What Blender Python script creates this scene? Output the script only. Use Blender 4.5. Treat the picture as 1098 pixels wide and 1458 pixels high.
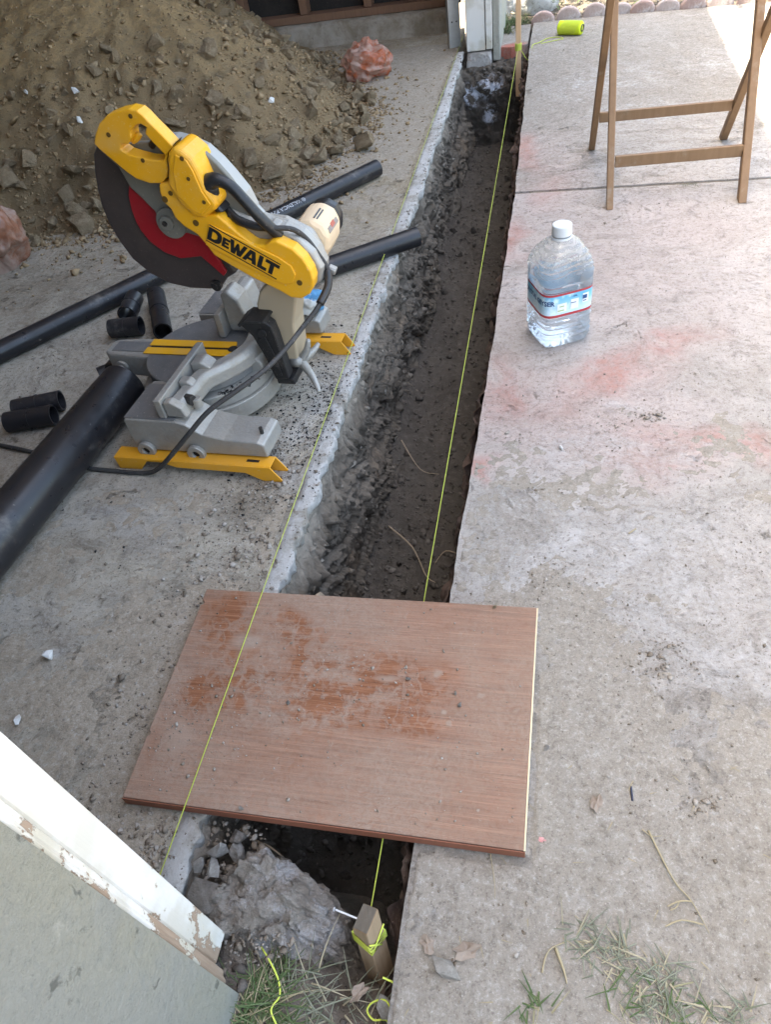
import bpy, bmesh, math, random
import numpy as np
from mathutils import Vector, Matrix, noise, Euler

for _o in list(bpy.data.objects):
    bpy.data.objects.remove(_o, do_unlink=True)
S = bpy.context.scene
COL = S.collection
R = math.radians
rnd = random.Random(11)

# ------------------------------------------------------------------ camera
cd = bpy.data.cameras.new('camera')
cam = bpy.data.objects.new('camera', cd); COL.objects.link(cam)
Mx = Matrix(((0.9758272, -0.03531856, 0.21567074), (0.17352763, 0.72512116, -0.66639888), (-0.13285117, 0.68771499, 0.7137217)))
cam.matrix_world = Matrix.Translation((0, 0, 1.05)) @ Mx.to_4x4()
cd.sensor_fit = 'VERTICAL'; cd.sensor_height = 24.0
cd.lens = 24.0 * 1010.0 / 1458.0
cd.clip_start = 0.02; cd.clip_end = 500
S.camera = cam

# ------------------------------------------------------------------ light
SUN_EL, SUN_AZ = R(72.6), R(-84.0)          # sun stands over the garage roof, to the left
w = bpy.data.worlds.new('World'); S.world = w; w.use_nodes = True
wn = w.node_tree.nodes; wl = w.node_tree.links
sky = wn.new('ShaderNodeTexSky'); sky.sky_type = 'NISHITA'; sky.sun_disc = False
sky.sun_elevation = SUN_EL; sky.sun_rotation = SUN_AZ
sky.air_density = 1.0; sky.dust_density = 4.0; sky.ozone_density = 0.3
bg = wn['Background']; bg.inputs['Strength'].default_value = 0.15
wl.new(sky.outputs[0], bg.inputs[0])
sd = bpy.data.lights.new('sun', 'SUN'); sd.energy = 3.6; sd.angle = R(0.55); sd.color = (1.0, 0.95, 0.87)
sun = bpy.data.objects.new('sun', sd); COL.objects.link(sun)
sv = Vector((math.sin(SUN_AZ) * math.cos(SUN_EL), math.cos(SUN_AZ) * math.cos(SUN_EL), math.sin(SUN_EL)))
sun.rotation_euler = sv.to_track_quat('Z', 'Y').to_euler()
vs = S.view_settings
S.display_settings.display_device = 'sRGB'
vs.view_transform = 'Standard'; vs.look = 'None'; vs.gamma = 1.0; vs.use_curve_mapping = False
vs.exposure = 2.95
vs.use_white_balance = True; vs.white_balance_temperature = 7150.0; vs.white_balance_tint = 6.0
S.render.engine = 'CYCLES'
S.cycles.max_bounces = 8; S.cycles.diffuse_bounces = 4; S.cycles.transmission_bounces = 8
S.cycles.use_denoising = True

# ------------------------------------------------------------------ node helpers
class NT:
    def __init__(s, name, rough=0.9, spec=0.3, coord='Object', metal=0.0):
        s.m = bpy.data.materials.new(name); s.m.use_nodes = True
        s.n = s.m.node_tree.nodes; s.l = s.m.node_tree.links
        s.b = s.n['Principled BSDF']
        s.b.inputs['Roughness'].default_value = rough
        s.b.inputs['Specular IOR Level'].default_value = spec
        s.b.inputs['Metallic'].default_value = metal
        s.tc = s.n.new('ShaderNodeTexCoord'); s.co = s.tc.outputs[coord]
    def put(s, sock, v):
        if hasattr(v, 'node'): s.l.new(v, sock)
        elif isinstance(v, (tuple, list)):
            v = tuple(v)
            sock.default_value = v if len(v) == len(sock.default_value) else (v + (1,) if len(v) == 3 else v[:3])
        else: sock.default_value = v
    def noise(s, scale, detail=4, rough=0.55, co=None, dist=0.0, col=False):
        k = s.n.new('ShaderNodeTexNoise'); k.inputs['Scale'].default_value = scale
        k.inputs['Detail'].default_value = detail; k.inputs['Roughness'].default_value = rough
        k.inputs['Distortion'].default_value = dist
        s.l.new(co or s.co, k.inputs['Vector'])
        return k.outputs['Color' if col else 'Fac']
    def vor(s, scale, co=None, feat='F1', out='Distance', rnd_=1.0):
        k = s.n.new('ShaderNodeTexVoronoi'); k.feature = feat; k.inputs['Scale'].default_value = scale
        k.inputs['Randomness'].default_value = rnd_
        s.l.new(co or s.co, k.inputs['Vector']); return k.outputs[out]
    def sc(s, x, y, z, co=None):
        k = s.n.new('ShaderNodeVectorMath'); k.operation = 'MULTIPLY'
        s.l.new(co or s.co, k.inputs[0]); k.inputs[1].default_value = (x, y, z); return k.outputs[0]
    def step(s, v, a, b, lo=0.0, hi=1.0):
        k = s.n.new('ShaderNodeMapRange'); k.interpolation_type = 'SMOOTHSTEP'
        s.put(k.inputs['Value'], v); k.inputs['From Min'].default_value = a; k.inputs['From Max'].default_value = b
        k.inputs['To Min'].default_value = lo; k.inputs['To Max'].default_value = hi
        return k.outputs['Result']
    def math(s, op, a, b=0.0, clamp=False):
        k = s.n.new('ShaderNodeMath'); k.operation = op; k.use_clamp = clamp
        s.put(k.inputs[0], a); s.put(k.inputs[1], b); return k.outputs[0]
    def mul(s, a, b): return s.math('MULTIPLY', a, b)
    def add(s, a, b): return s.math('ADD', a, b, True)
    def mx(s, a, b): return s.math('MAXIMUM', a, b)
    def inv(s, a): return s.math('SUBTRACT', 1.0, a, True)
    def mix(s, f, a, b):
        k = s.n.new('ShaderNodeMix'); k.data_type = 'RGBA'
        s.put(k.inputs[0], f); s.put(k.inputs[6], a); s.put(k.inputs[7], b); return k.outputs[2]
    def warp(s, scale, amt, co=None):
        c = s.noise(scale, 3, 0.6, co, col=True)
        k = s.n.new('ShaderNodeVectorMath'); k.operation = 'MULTIPLY_ADD'
        s.l.new(c, k.inputs[0]); k.inputs[1].default_value = (amt,) * 3
        q = s.n.new('ShaderNodeVectorMath'); q.operation = 'SUBTRACT'
        s.l.new(co or s.co, q.inputs[0]); q.inputs[1].default_value = (amt * .5,) * 3
        s.l.new(q.outputs[0], k.inputs[2]); return k.outputs[0]
    def blob(s, co, x, y, rx, ry, rot=0.0, soft=0.2, z=0.0, rz=10.0):
        k = s.n.new('ShaderNodeMapping'); k.vector_type = 'TEXTURE'
        s.l.new(co, k.inputs['Vector']); k.inputs['Location'].default_value = (x, y, z)
        k.inputs['Rotation'].default_value = (0, 0, rot); k.inputs['Scale'].default_value = (rx, ry, rz)
        q = s.n.new('ShaderNodeVectorMath'); q.operation = 'LENGTH'; s.l.new(k.outputs[0], q.inputs[0])
        return s.step(q.outputs['Value'], soft, 1.0, 1.0, 0.0)
    def blobs(s, co, lst, soft=0.2):
        r = None
        for a in lst:
            b = s.blob(co, *a[:5], soft=soft)
            if len(a) > 5: b = s.mul(b, a[5])
            r = b if r is None else s.mx(r, b)
        return r
    def xyz(s):
        k = s.n.new('ShaderNodeSeparateXYZ'); s.l.new(s.co, k.inputs[0]); return k.outputs
    def rand(s):
        k = s.n.new('ShaderNodeObjectInfo'); return k.outputs['Random']
    def island(s):
        k = s.n.new('ShaderNodeNewGeometry'); return k.outputs['Random Per Island']
    def point(s):
        k = s.n.new('ShaderNodeNewGeometry'); return k.outputs['Pointiness']
    def col(s, c): s.put(s.b.inputs['Base Color'], c); return s
    def rough(s, c): s.put(s.b.inputs['Roughness'], c); return s
    def bump(s, h, strength=0.5, dist=0.01, prev=None):
        k = s.n.new('ShaderNodeBump'); k.inputs['Strength'].default_value = strength
        k.inputs['Distance'].default_value = dist; s.l.new(h, k.inputs['Height'])
        if prev is not None: s.l.new(prev, k.inputs['Normal'])
        s.l.new(k.outputs[0], s.b.inputs['Normal']); return k.outputs[0]

MATS = {}
def simple(name, c, rough=0.7, spec=0.3, metal=0.0, var=0.15, nsc=20, dust=0.0, dustc=(.30, .27, .23), bump=0.0, bsc=80):
    t = NT(name, rough, spec, metal=metal)
    n = t.noise(nsc, 5)
    a = tuple(x * (1 - var) for x in c); b = tuple(min(1, x * (1 + var)) for x in c)
    cc = t.mix(n, a, b)
    if dust > 0:
        d = t.mul(t.step(t.noise(nsc * .6, 7, .65, t.sc(1.1, .9, 1.3)), .62 - .3 * dust, .75), min(1, dust * 1.3))
        cc = t.mix(d, cc, dustc)
        sp = t.mul(t.step(t.noise(170, 5, .75), .60, .66), min(1, dust * 2.4)); cc = t.mix(sp, cc, tuple(min(1, x * 1.25) for x in dustc))
        sw_ = t.mul(t.step(t.noise(9, 8, .75, t.warp(20, .03)), .46, .62), min(.5, dust * .9)); cc = t.mix(sw_, cc, tuple(.55 * x + .45 * y for x, y in zip(c, dustc)))
        t.rough(t.step(d, 0, 1, rough, .95))
    t.col(cc)
    if bump: t.bump(t.noise(bsc, 4), bump, 0.004)
    MATS[name] = t.m
    return t.m

# ------------------------------------------------------------------ mesh helpers
def link(name, me, mat=None, parent=None, smooth=False, **kw):
    o = bpy.data.objects.new(name, me); COL.objects.link(o)
    if mat is not None: me.materials.append(mat)
    if smooth:
        me.polygons.foreach_set('use_smooth', [True] * len(me.polygons))
    if parent is not None: o.parent = parent
    for k, v in kw.items(): o[k] = v
    return o
def bm_ob(name, bm, mat, parent=None, smooth=False, bevel=0.0, seg=2, **kw):
    me = bpy.data.meshes.new(name)
    bmesh.ops.recalc_face_normals(bm, faces=bm.faces)
    bm.to_mesh(me); bm.free()
    o = link(name, me, mat, parent, smooth, **kw)
    if bevel:
        b = o.modifiers.new('bevel', 'BEVEL'); b.width = bevel; b.segments = seg; b.limit_method = 'ANGLE'; b.angle_limit = R(35)
        b.harden_normals = False
    return o
def thing(name, label, cat, loc=(0, 0, 0), rz=0.0, group=None):
    o = bpy.data.objects.new(name, None); COL.objects.link(o); o.empty_display_size = .05
    o.location = loc; o.rotation_euler = (0, 0, rz); o['label'] = label; o['category'] = cat
    if group: o['group'] = group
    return o
def tag(o, label, cat, group=None):
    o['label'] = label; o['category'] = cat
    if group: o['group'] = group
    return o
def box(bm, x0, x1, y0, y1, z0, z1, M=None):
    v = [bm.verts.new((x, y, z)) for z in (z0, z1) for y in (y0, y1) for x in (x0, x1)]
    for f in ((0, 2, 3, 1), (4, 5, 7, 6), (0, 1, 5, 4), (2, 6, 7, 3), (0, 4, 6, 2), (1, 3, 7, 5)):
        bm.faces.new([v[i] for i in f])
    if M is not None: bmesh.ops.transform(bm, matrix=M, verts=v)
    return v
def prism(bm, pts, a, b, axis='y', hole=None):
    """extrude a polygon: axis y -> pts are (x,z); axis z -> pts (x,y); axis x -> pts (y,z)"""
    def P(p, t):
        return {'y': (p[0], t, p[1]), 'z': (p[0], p[1], t), 'x': (t, p[0], p[1])}[axis]
    loops = []
    for lp in [pts] + ([hole] if hole else []):
        A = [bm.verts.new(P(p, a)) for p in lp]; B = [bm.verts.new(P(p, b)) for p in lp]
        n = len(lp); loops.append((A, B))
        for i in range(n): bm.faces.new((A[i], A[(i + 1) % n], B[(i + 1) % n], B[i]))
    if hole is None:
        bm.faces.new(loops[0][0]); bm.faces.new(loops[0][1])
    else:
        for k in (0, 1):
            ed = []
            for lp in loops:
                n = len(lp[k])
                for i in range(n): ed.append(bm.edges.get((lp[k][i], lp[k][(i + 1) % n])))
            bmesh.ops.triangle_fill(bm, use_beauty=True, use_dissolve=False, edges=ed)
def tube(bm, pts, r, n=8, cap=True, rr=None):
    pts = [Vector(p) for p in pts]; rings = []
    up = Vector((0, 0, 1)); prevx = None
    for i, p in enumerate(pts):
        d = (pts[min(i + 1, len(pts) - 1)] - pts[max(i - 1, 0)]).normalized()
        x = (prevx - d * prevx.dot(d)) if prevx is not None else (up.cross(d) if abs(d.z) < .95 else Vector((1, 0, 0)).cross(d))
        x.normalize(); prevx = x; y = d.cross(x)
        q = rr[i] if rr else r
        rings.append([bm.verts.new(p + (x * math.cos(2 * math.pi * k / n) + y * math.sin(2 * math.pi * k / n)) * q) for k in range(n)])
    for a, b in zip(rings, rings[1:]):
        for k in range(n): bm.faces.new((a[k], a[(k + 1) % n], b[(k + 1) % n], b[k]))
    if cap:
        bm.faces.new(rings[0]); bm.faces.new(rings[-1][::-1])
    return rings
def smooth_path(pts, k=6):
    P = [Vector(p) for p in pts]; out = []
    for i in range(len(P) - 1):
        p0 = P[max(i - 1, 0)]; p1 = P[i]; p2 = P[i + 1]; p3 = P[min(i + 2, len(P) - 1)]
        for j in range(k):
            t = j / k
            out.append(.5 * ((2 * p1) + (p2 - p0) * t + (2 * p0 - 5 * p1 + 4 * p2 - p3) * t * t + (3 * p1 - p0 - 3 * p2 + p3) * t ** 3))
    out.append(P[-1]); return out
def cyl(bm, c, axis, r, h, n=24, r2=None):
    """closed cylinder from c along axis for h"""
    a = Vector(axis).normalized(); c = Vector(c)
    return tube(bm, [c, c + a * h], r, n, rr=[r, r if r2 is None else r2])
def hollow(bm, p0, p1, ro, ri, n=32, jag=None):
    """open pipe with a wall"""
    p0 = Vector(p0); p1 = Vector(p1); d = (p1 - p0).normalized()
    x = Vector((0, 0, 1)).cross(d).normalized(); y = d.cross(x)
    def ring(p, r): return [bm.verts.new(p + (x * math.cos(2 * math.pi * k / n) + y * math.sin(2 * math.pi * k / n)) * r) for k in range(n)]
    a, b, c, e = ring(p0, ro), ring(p1, ro), ring(p1, ri), ring(p0, ri)
    for s, t in ((a, b), (b, c), (c, e), (e, a)):
        for k in range(n): bm.faces.new((s[k], s[(k + 1) % n], t[(k + 1) % n], t[k]))
def fbm(p, oct=4, h=.8): return noise.fractal(p, h, 2.0, oct)
def arr_mesh(name, V, F):
    """numpy verts (n,3) and faces (m,k) -> mesh, fast"""
    me = bpy.data.meshes.new(name); V = np.asarray(V, np.float32); F = np.asarray(F, np.int32); k = F.shape[1]
    me.vertices.add(len(V)); me.vertices.foreach_set('co', V.ravel())
    me.loops.add(F.size); me.loops.foreach_set('vertex_index', F.ravel())
    me.polygons.add(len(F)); me.polygons.foreach_set('loop_start', np.arange(0, F.size, k, dtype=np.int32))
    me.update(calc_edges=True); me.validate(); return me
def grid_faces(nu, nv):
    i = np.arange(nu - 1)[:, None]; j = np.arange(nv - 1)[None, :]
    a = i * nv + j
    return np.stack([a, a + nv, a + nv + 1, a + 1], -1).reshape(-1, 4)
_b = bmesh.new(); bmesh.ops.create_icosphere(_b, subdivisions=1, radius=1.0)
ICV = np.array([v.co[:] for v in _b.verts]); ICF = np.array([[v.index for v in f.verts] for f in _b.faces]); _b.free()
OCV = np.array([(1, 0, 0), (-1, 0, 0), (0, 1, 0), (0, -1, 0), (0, 0, 1), (0, 0, -1)], float)
OCF = np.array([(0, 2, 4), (2, 1, 4), (1, 3, 4), (3, 0, 4), (2, 0, 5), (1, 2, 5), (3, 1, 5), (0, 3, 5)])
def crumbs(name, pos, size, seed, mat, flat=.75, base=None, sink=.3, **kw):
    """one mesh of many little irregular lumps (stuff)"""
    g = np.random.default_rng(seed); BV, BF = base or (ICV, ICF)
    pos = np.asarray(pos, float); n = len(pos); size = np.broadcast_to(np.asarray(size, float), (n,))
    q = g.normal(size=(n, 4)); q /= np.linalg.norm(q, axis=1)[:, None]
    w_, x, y, z = q.T
    Rm = np.stack([1 - 2 * (y * y + z * z), 2 * (x * y - z * w_), 2 * (x * z + y * w_), 2 * (x * y + z * w_), 1 - 2 * (x * x + z * z), 2 * (y * z - x * w_), 2 * (x * z - y * w_), 2 * (y * z + x * w_), 1 - 2 * (x * x + y * y)], -1).reshape(n, 3, 3)
    V = BV[None] * (1 + g.uniform(-.5, .32, (n, len(BV), 1))) * g.uniform(.5, 1.2, (n, 1, 3))
    V = np.einsum('nij,nkj->nki', Rm, V) * np.array([1, 1, flat]) * size[:, None, None]
    V = V + pos[:, None, :]; V[..., 2] += (size * flat * (1 - sink) * .8)[:, None]
    F = BF[None] + (np.arange(n) * len(BV))[:, None, None]
    me = arr_mesh(name, V.reshape(-1, 3), F.reshape(-1, BF.shape[1]))
    return link(name, me, mat, kind='stuff', **kw)
def rock_mesh(name, seed, mat, subdiv=False, k=16):
    g = random.Random(seed); bm = bmesh.new()
    for i in range(k):
        v = Vector((g.gauss(0, 1), g.gauss(0, 1), g.gauss(0, 1))).normalized() * g.uniform(.72, 1.15)
        bm.verts.new((v.x, v.y * g.uniform(.75, 1), v.z * .8))
    bmesh.ops.convex_hull(bm, input=bm.verts)
    bmesh.ops.delete(bm, geom=[v for v in bm.verts if not v.link_faces], context='VERTS')
    if subdiv:
        bmesh.ops.bevel(bm, geom=list(bm.edges), offset=.055, segments=1, affect='EDGES', profile=.6)
    me = bpy.data.meshes.new(name); bmesh.ops.recalc_face_normals(bm, faces=bm.faces); bm.to_mesh(me); bm.free(); me.materials.append(mat)
    return me
def lump(name, seed, mat, sub=4, amp=.25, freq=1.6, **kw):
    bm = bmesh.new(); bmesh.ops.create_icosphere(bm, subdivisions=sub, radius=1.0)
    off = Vector((seed * 3.1, seed * 1.7, seed * .9))
    for v in bm.verts:
        n = v.co.normalized()
        v.co = n * (1 + amp * fbm(n * freq + off, 4) + amp * .35 * noise.turbulence(n * freq * 3 + off, 3, True) - amp * .3)
    return bm

def text_mesh(body, size, offset=0.0, extrude=0.0):
    c = bpy.data.curves.new('txt', 'FONT'); c.body = body; c.size = size; c.offset = offset; c.extrude = extrude
    c.resolution_u = 3
    o = bpy.data.objects.new('txt', c); COL.objects.link(o)
    bpy.context.view_layer.update()
    me = bpy.data.meshes.new_from_object(o.evaluated_get(bpy.context.evaluated_depsgraph_get()))
    bpy.data.objects.remove(o, do_unlink=True); bpy.data.curves.remove(c)
    return me
# ------------------------------------------------------------------ setting materials
def grain(t, c, p, amt=1.0, pit_dirt_shade=(.13, .11, .09)):
    """fine grit of cement, sand and trodden soil, with shade of small relief painted in"""
    g1 = t.noise(26, 10, .82, p); g2 = t.noise(85, 8, .8); g3 = t.noise(300, 3, .8)
    c = t.mix(t.step(g1, .50, .64, .0, .60 * amt), c, t.mix(.25, pit_dirt_shade, c))  # dark specks: dirt plus painted pit shade that the bump barely shows
    c = t.mix(t.step(g1, .48, .36, .0, .22 * amt), c, (.58, .55, .52))
    c = t.mix(t.step(g2, .53, .63, .0, .62 * amt), c, pit_dirt_shade)
    c = t.mix(t.step(g2, .47, .37, .0, .34 * amt), c, (.62, .595, .56))
    c = t.mix(t.step(g3, .56, .70, .0, .6 * amt), c, pit_dirt_shade)
    c = t.mix(t.step(g3, .44, .30, .0, .40 * amt), c, (.66, .64, .61))
    return c, g1, g2
def mat_patio():
    t = NT('patio concrete', .95, .15)
    p = t.warp(2.2, .30); p2 = t.warp(14, .06, p)
    n1 = t.noise(1.7, 6, .6, p); n2 = t.noise(9, 8, .72, p2); n3 = t.noise(70, 5, .7)
    xyz = t.xyz()
    c = t.mix(n1, (.415, .378, .342), (.45, .408, .37))
    c = t.mix(t.step(n2, .42, .62), c, (.49, .45, .415))
    pink = t.blobs(p2, [(.10, 1.95, .75, .85, 0, .35), (.02, 1.30, .5, .35, .2, .5), (.3, 2.2, .5, .5, 0, .3), (-.05, 2.6, .25, .8, 0, .45)], .1)
    c = t.mix(pink, c, (.52, .375, .34))
    near = t.step(xyz[1], 1.15, .45); far = t.step(xyz[1], 2.2, 3.0)
    sm = t.noise(5, 9, .75, t.sc(.55, 1.6, 1, p2))
    soil = t.mx(t.mul(t.step(sm, .62, .40), near), t.mul(t.step(sm, .46, .62), t.step(far, 0, 1, .35, 1.0)))
    soil = t.mx(soil, t.mul(t.step(xyz[1], 2.55, 3.4), t.step(t.noise(3.4, 8, .7, p2), .34, .52, .55, .95)))
    soil = t.mx(soil, t.blobs(p2, [(.06, .55, .13, .42, 0, .95), (-.02, .3, .3, .16, 0, .95), (.25, .22, .5, .2, 0, .9), (.1, .38, .2, .12, 0, .8), (-.07, .95, .13, .16, 0, .7)], .35))
    soil = t.mul(soil, t.step(n2, .25, .5, .75, 1))
    sc = t.mix(t.noise(24, 9, .78), (.225, .195, .16), (.335, .295, .25))
    c = t.mix(t.mul(soil, .92), c, sc)
    lump = t.mul(t.step(t.noise(22, 8, .74, p2), .60, .66), t.step(t.noise(3.5, 3), .46, .6)); c = t.mix(t.mul(lump, .7), c, (.185, .155, .12))
    c, g1, g2 = grain(t, c, p2)
    red = t.blobs(t.warp(9, .10, p), [(.15, 1.455, .17, .10, .5, .9), (.27, 1.56, .22, .08, .55, .7), (.375, 1.22, .26, .09, -.2, .9), (.25, 1.17, .22, .08, .3, .5), (-.115, 2.15, .06, .24, .1, .8), (-.10, 2.88, .09, .30, .1, .85),
                     (-.125, 1.07, .05, .08, 0, .95), (-.105, 1.43, .10, .17, 0, .8), (.07, 1.78, .10, .08, 0, .12), (.03, 1.36, .2, .08, .2, .3), (-.05, 2.5, .10, .2, 0, .35)], .0)
    red = t.mul(red, t.step(n3, .3, .62, .55, 1.0)); red = t.mul(red, t.step(t.noise(12, 7, .7, p2), .30, .58, .35, 1.0))
    c = t.mix(t.mul(red, t.step(g2, .30, .62, 1.0, .6)), c, (.43, .165, .12))
    c = t.mix(t.mul(t.blob(p2, -.235, 4.31, .085, .09, 0, .35), t.step(n3, .25, .6, .4, .9)), c, (.42, .12, .08))
    wr = t.blobs(p, [(.08, 1.17, .26, .14, .1, .9), (.33, 1.20, .18, .08, -.1, .9), (.13, .88, .36, .27, .2, .95), (.36, .70, .3, .22, .3, .85), (-.06, 1.02, .13, .17, 0, .9), (-.08, 1.90, .08, .22, 0, .85), (.3, 3.15, .3, .2, .3, .9), (.66, 3.75, .2, .3, 0, .7), (.2, 3.6, .35, .3, .4, .8), (-.09, .2, .07, .16, 0, .75), (.62, .9, .3, .4, 0, .7), (.5, 1.9, .3, .3, 0, .35), (.18, 1.36, .09, .03, 0, .6)], .1)
    wm = t.mul(wr, t.step(t.noise(15, 10, .80, p), .42, .60))
    c = t.mix(t.mul(wm, t.step(g2, .36, .60, .85, .25)), c, (.575, .56, .55))
    d = t.mul(t.step(t.vor(95, p2), .22, .05), t.step(t.noise(7, 4, .6), .42, .60)); c = t.mix(t.mul(d, .75), c, (.12, .10, .08))
    t.col(c)
    h = t.add(t.mul(g1, .6), t.add(t.mul(lump, .4), t.mul(soil, t.mul(t.noise(45, 9, .8), .3))))
    b = t.bump(h, 1.0, .012); t.bump(g2, .8, .006, b)
    return t.m
def mat_floor():
    t = NT('garage floor concrete under dust', .95, .15)
    p = t.warp(2.0, .3); p2 = t.warp(12, .06, p); xyz = t.xyz()
    n1 = t.noise(1.6, 6, .6, p); n2 = t.noise(7, 9, .75, p2)
    c = t.mix(n1, (.50, .44, .35), (.56, .50, .405))
    c = t.mix(t.step(n2, .40, .64), c, (.40, .35, .285))
    c = t.mix(t.mul(t.step(t.noise(3.2, 8, .7, p), .50, .64), .8), c, (.35, .285, .21))
    back = t.mul(t.step(xyz[1], 1.6, 2.7), t.step(t.noise(4, 9, .75, p), .30, .54)); c = t.mix(t.mul(back, .9), c, (.37, .295, .20))
    wr = t.blobs(p, [(-.53, 1.25, .09, .5, 0, .8), (-.5, 1.95, .16, .2, 0, .85), (-.55, 2.2, .09, .3, 0, .6), (-.6, 4.35, .3, .12, 0, .9), (-.9, .95, .3, .2, .3, .6), (-1.05, .7, .25, .3, 0, .45), (-.8, .6, .14, .2, 0, .5), (-.885, .58, .03, .02, .3, 1), (-.875, .45, .014, .024, .4, 1), (-1.0, 1.8, .3, .2, .5, .4)], .0)
    c = t.mix(t.mul(t.mul(wr, t.step(t.noise(13, 10, .8, p), .40, .60)), .8), c, (.62, .60, .58))
    dk = t.blobs(p2, [(-.50, 2.0, .10, .05, .3, .8), (-.60, 1.0, .15, .18, 0, .8), (-.78, .70, .035, .04, 0, 1.0), (-.66, .60, .12, .2, .2, .8), (-.62, .72, .1, .16, 0, .6), (-.75, .5, .14, .3, .2, .6), (-1.7, 2.0, .8, .3, 0, .5), (-.95, .8, .2, .1, .5, .5)], .1)
    c = t.mix(t.mul(dk, t.step(n2, .3, .52)), c, (.26, .215, .16))
    lump = t.mul(t.step(t.noise(20, 8, .74, p2), .58, .65), t.step(t.noise(3.0, 3), .42, .56)); c = t.mix(t.mul(lump, .75), c, (.175, .14, .10))
    c, g1, g2 = grain(t, c, p2, 1.05, (.115, .095, .072))
    d = t.mul(t.step(t.vor(110, p2), .22, .05), t.step(t.noise(6, 4), .40, .62)); c = t.mix(t.mul(d, .8), c, (.09, .075, .06))
    t.col(c)
    b = t.bump(t.add(t.mul(g1, .7), t.add(t.mul(lump, .4), t.mul(t.noise(17, 9, .75, p), .4))), 1.0, .014); t.bump(g2, .8, .006, b)
    return t.m
def mat_soil(name, a, b_, cc, sc=1.0, bs=.9, stone=True, lime=None):
    t = NT(name, .97, .1)
    p = t.warp(6 * sc, .1)
    n = t.noise(5 * sc, 8, .7, p); n2 = t.noise(42 * sc, 7, .75)
    c = t.mix(t.step(n, .35, .65), a, b_)
    c = t.mix(t.step(n2, .48, .70), c, cc)
    if lime:
        lm = None
        for (x, y, z_, rx, rz_) in lime:
            q_ = t.blob(p, x, y, rx, .12, 0, .3, z_, rz_); lm = q_ if lm is None else t.mx(lm, q_)
        lm = t.mul(lm, t.step(t.noise(22, 9, .75, p), .47, .56)); c = t.mix(lm, c, (.60, .62, .68))
    t.col(c)
    b = t.bump(n2, bs, .012)
    t.bump(t.noise(190 * sc, 6, .8), .6, .004, b)
    return t.m
M_PATIO = mat_patio(); M_FLOOR = mat_floor()
M_EARTH = mat_soil('open soil', (.16, .13, .10), (.22, .185, .145), (.28, .24, .19))
M_TRENCHF = mat_soil('damp depth-shaded trench bottom', (.082, .070, .059), (.108, .093, .078), (.135, .117, .099))  # damp soil, its colour darkened further to paint in the trench's deep shade
M_TWALL = None
def mat_twall():
    t = NT('cut trench face', .96, .12)
    p = t.warp(7, .08); z = t.xyz()[2]
    n = t.noise(6, 8, .7, t.sc(1, 1, 1.6, p)); n2 = t.noise(38, 7, .75, p)
    c = t.mix(t.step(n, .34, .62), (.125, .102, .079), (.185, .155, .123))
    c = t.mix(t.mul(t.step(t.noise(4.3, 6, .6, p), .55, .66), .8), c, (.225, .168, .118))
    top = t.step(t.math('ADD', z, t.mul(t.noise(9, 7, .7), .16)), -.005, .07)
    c = t.mix(t.mul(top, .7), c, t.mix(n2, (.28, .238, .19), (.37, .33, .28)))  # dry dust pales the top; damp and painted depth shade darken below
    c = t.mix(t.step(n2, .55, .72, 0, .7), c, (.12, .105, .09))
    t.col(c); b = t.bump(n2, .8, .012); t.bump(t.noise(160, 6, .8), .6, .004, b)
    return t.m
M_TWALL = mat_twall()
M_RWALL = mat_soil('reddish dug face', (.15, .105, .085), (.21, .15, .125), (.26, .205, .175))
M_EWALL = mat_soil('limed end face', (.085, .07, .058), (.13, .11, .09), (.17, .148, .122), lime=[(-.45, 4.18, -.17, .08, .09), (-.36, 4.18, -.14, .11, .07), (-.34, 4.18, -.26, .06, .06)])
def mat_strip():
    t = NT('lime plaster edge', .9, .2)
    p = t.warp(10, .05); n = t.noise(9, 8, .72, p); n2 = t.noise(60, 6, .7)
    c = t.mix(t.step(n, .47, .66), (.58, .56, .535), (.37, .335, .285))
    c = t.mix(t.mul(t.step(t.noise(24, 9, .78, p), .55, .63), .9), c, (.30, .25, .195)); c = t.mix(t.mul(t.step(t.noise(5, 8, .75, p), .50, .62), .6), c, (.33, .285, .23))
    c = t.mix(t.step(n2, .54, .70, 0, .6), c, (.3, .26, .22))
    t.col(c); b = t.bump(t.noise(30, 9, .8, p), 1.0, .012); t.bump(t.noise(150, 6, .8), .7, .005, b); return t.m
M_STRIP = mat_strip()
def mat_pile():
    t = NT('dry brown dirt', .98, .1)
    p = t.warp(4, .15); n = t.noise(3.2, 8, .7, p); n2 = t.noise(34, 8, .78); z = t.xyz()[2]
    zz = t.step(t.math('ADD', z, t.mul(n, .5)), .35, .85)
    c = t.mix(zz, (.345, .245, .140), (.54, .375, .195))  # stronger light on the peak put into the colour; lower soil also moister
    c = t.mix(t.step(n2, .42, .66), c, (.36, .268, .16))
    c = t.mix(t.mul(t.step(n, .5, .7), .7), c, (.21, .152, .092))
    t.col(c); b = t.bump(n2, .8, .035); t.bump(t.noise(110, 8, .8), 1.0, .014, b); return t.m
M_PILE = mat_pile()
def mat_clod(name, a, b_, c_, sc=30):
    t = NT(name, .97, .1)
    r = t.rand(); n = t.noise(2.2, 6, .7); n2 = t.noise(7, 6, .75)
    c = t.mix(r, a, b_); c = t.mix(t.step(n, .4, .65), c, c_)
    t.col(c); b = t.bump(n2, .7, .15); t.bump(t.noise(22, 5, .7), .4, .06, b); return t.m
def mat_crumb(name, cols):
    t = NT(name, .97, .1); r = t.island()
    c = t.mix(t.step(r, 0, .5), cols[0], cols[1]); c = t.mix(t.step(r, .5, 1), c, cols[2])
    c = t.mix(t.noise(90, 4), t.mix(.75, (0.05, .04, .03), c), c)
    t.col(c); t.bump(t.noise(220, 4), .5, .004); return t.m
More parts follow.
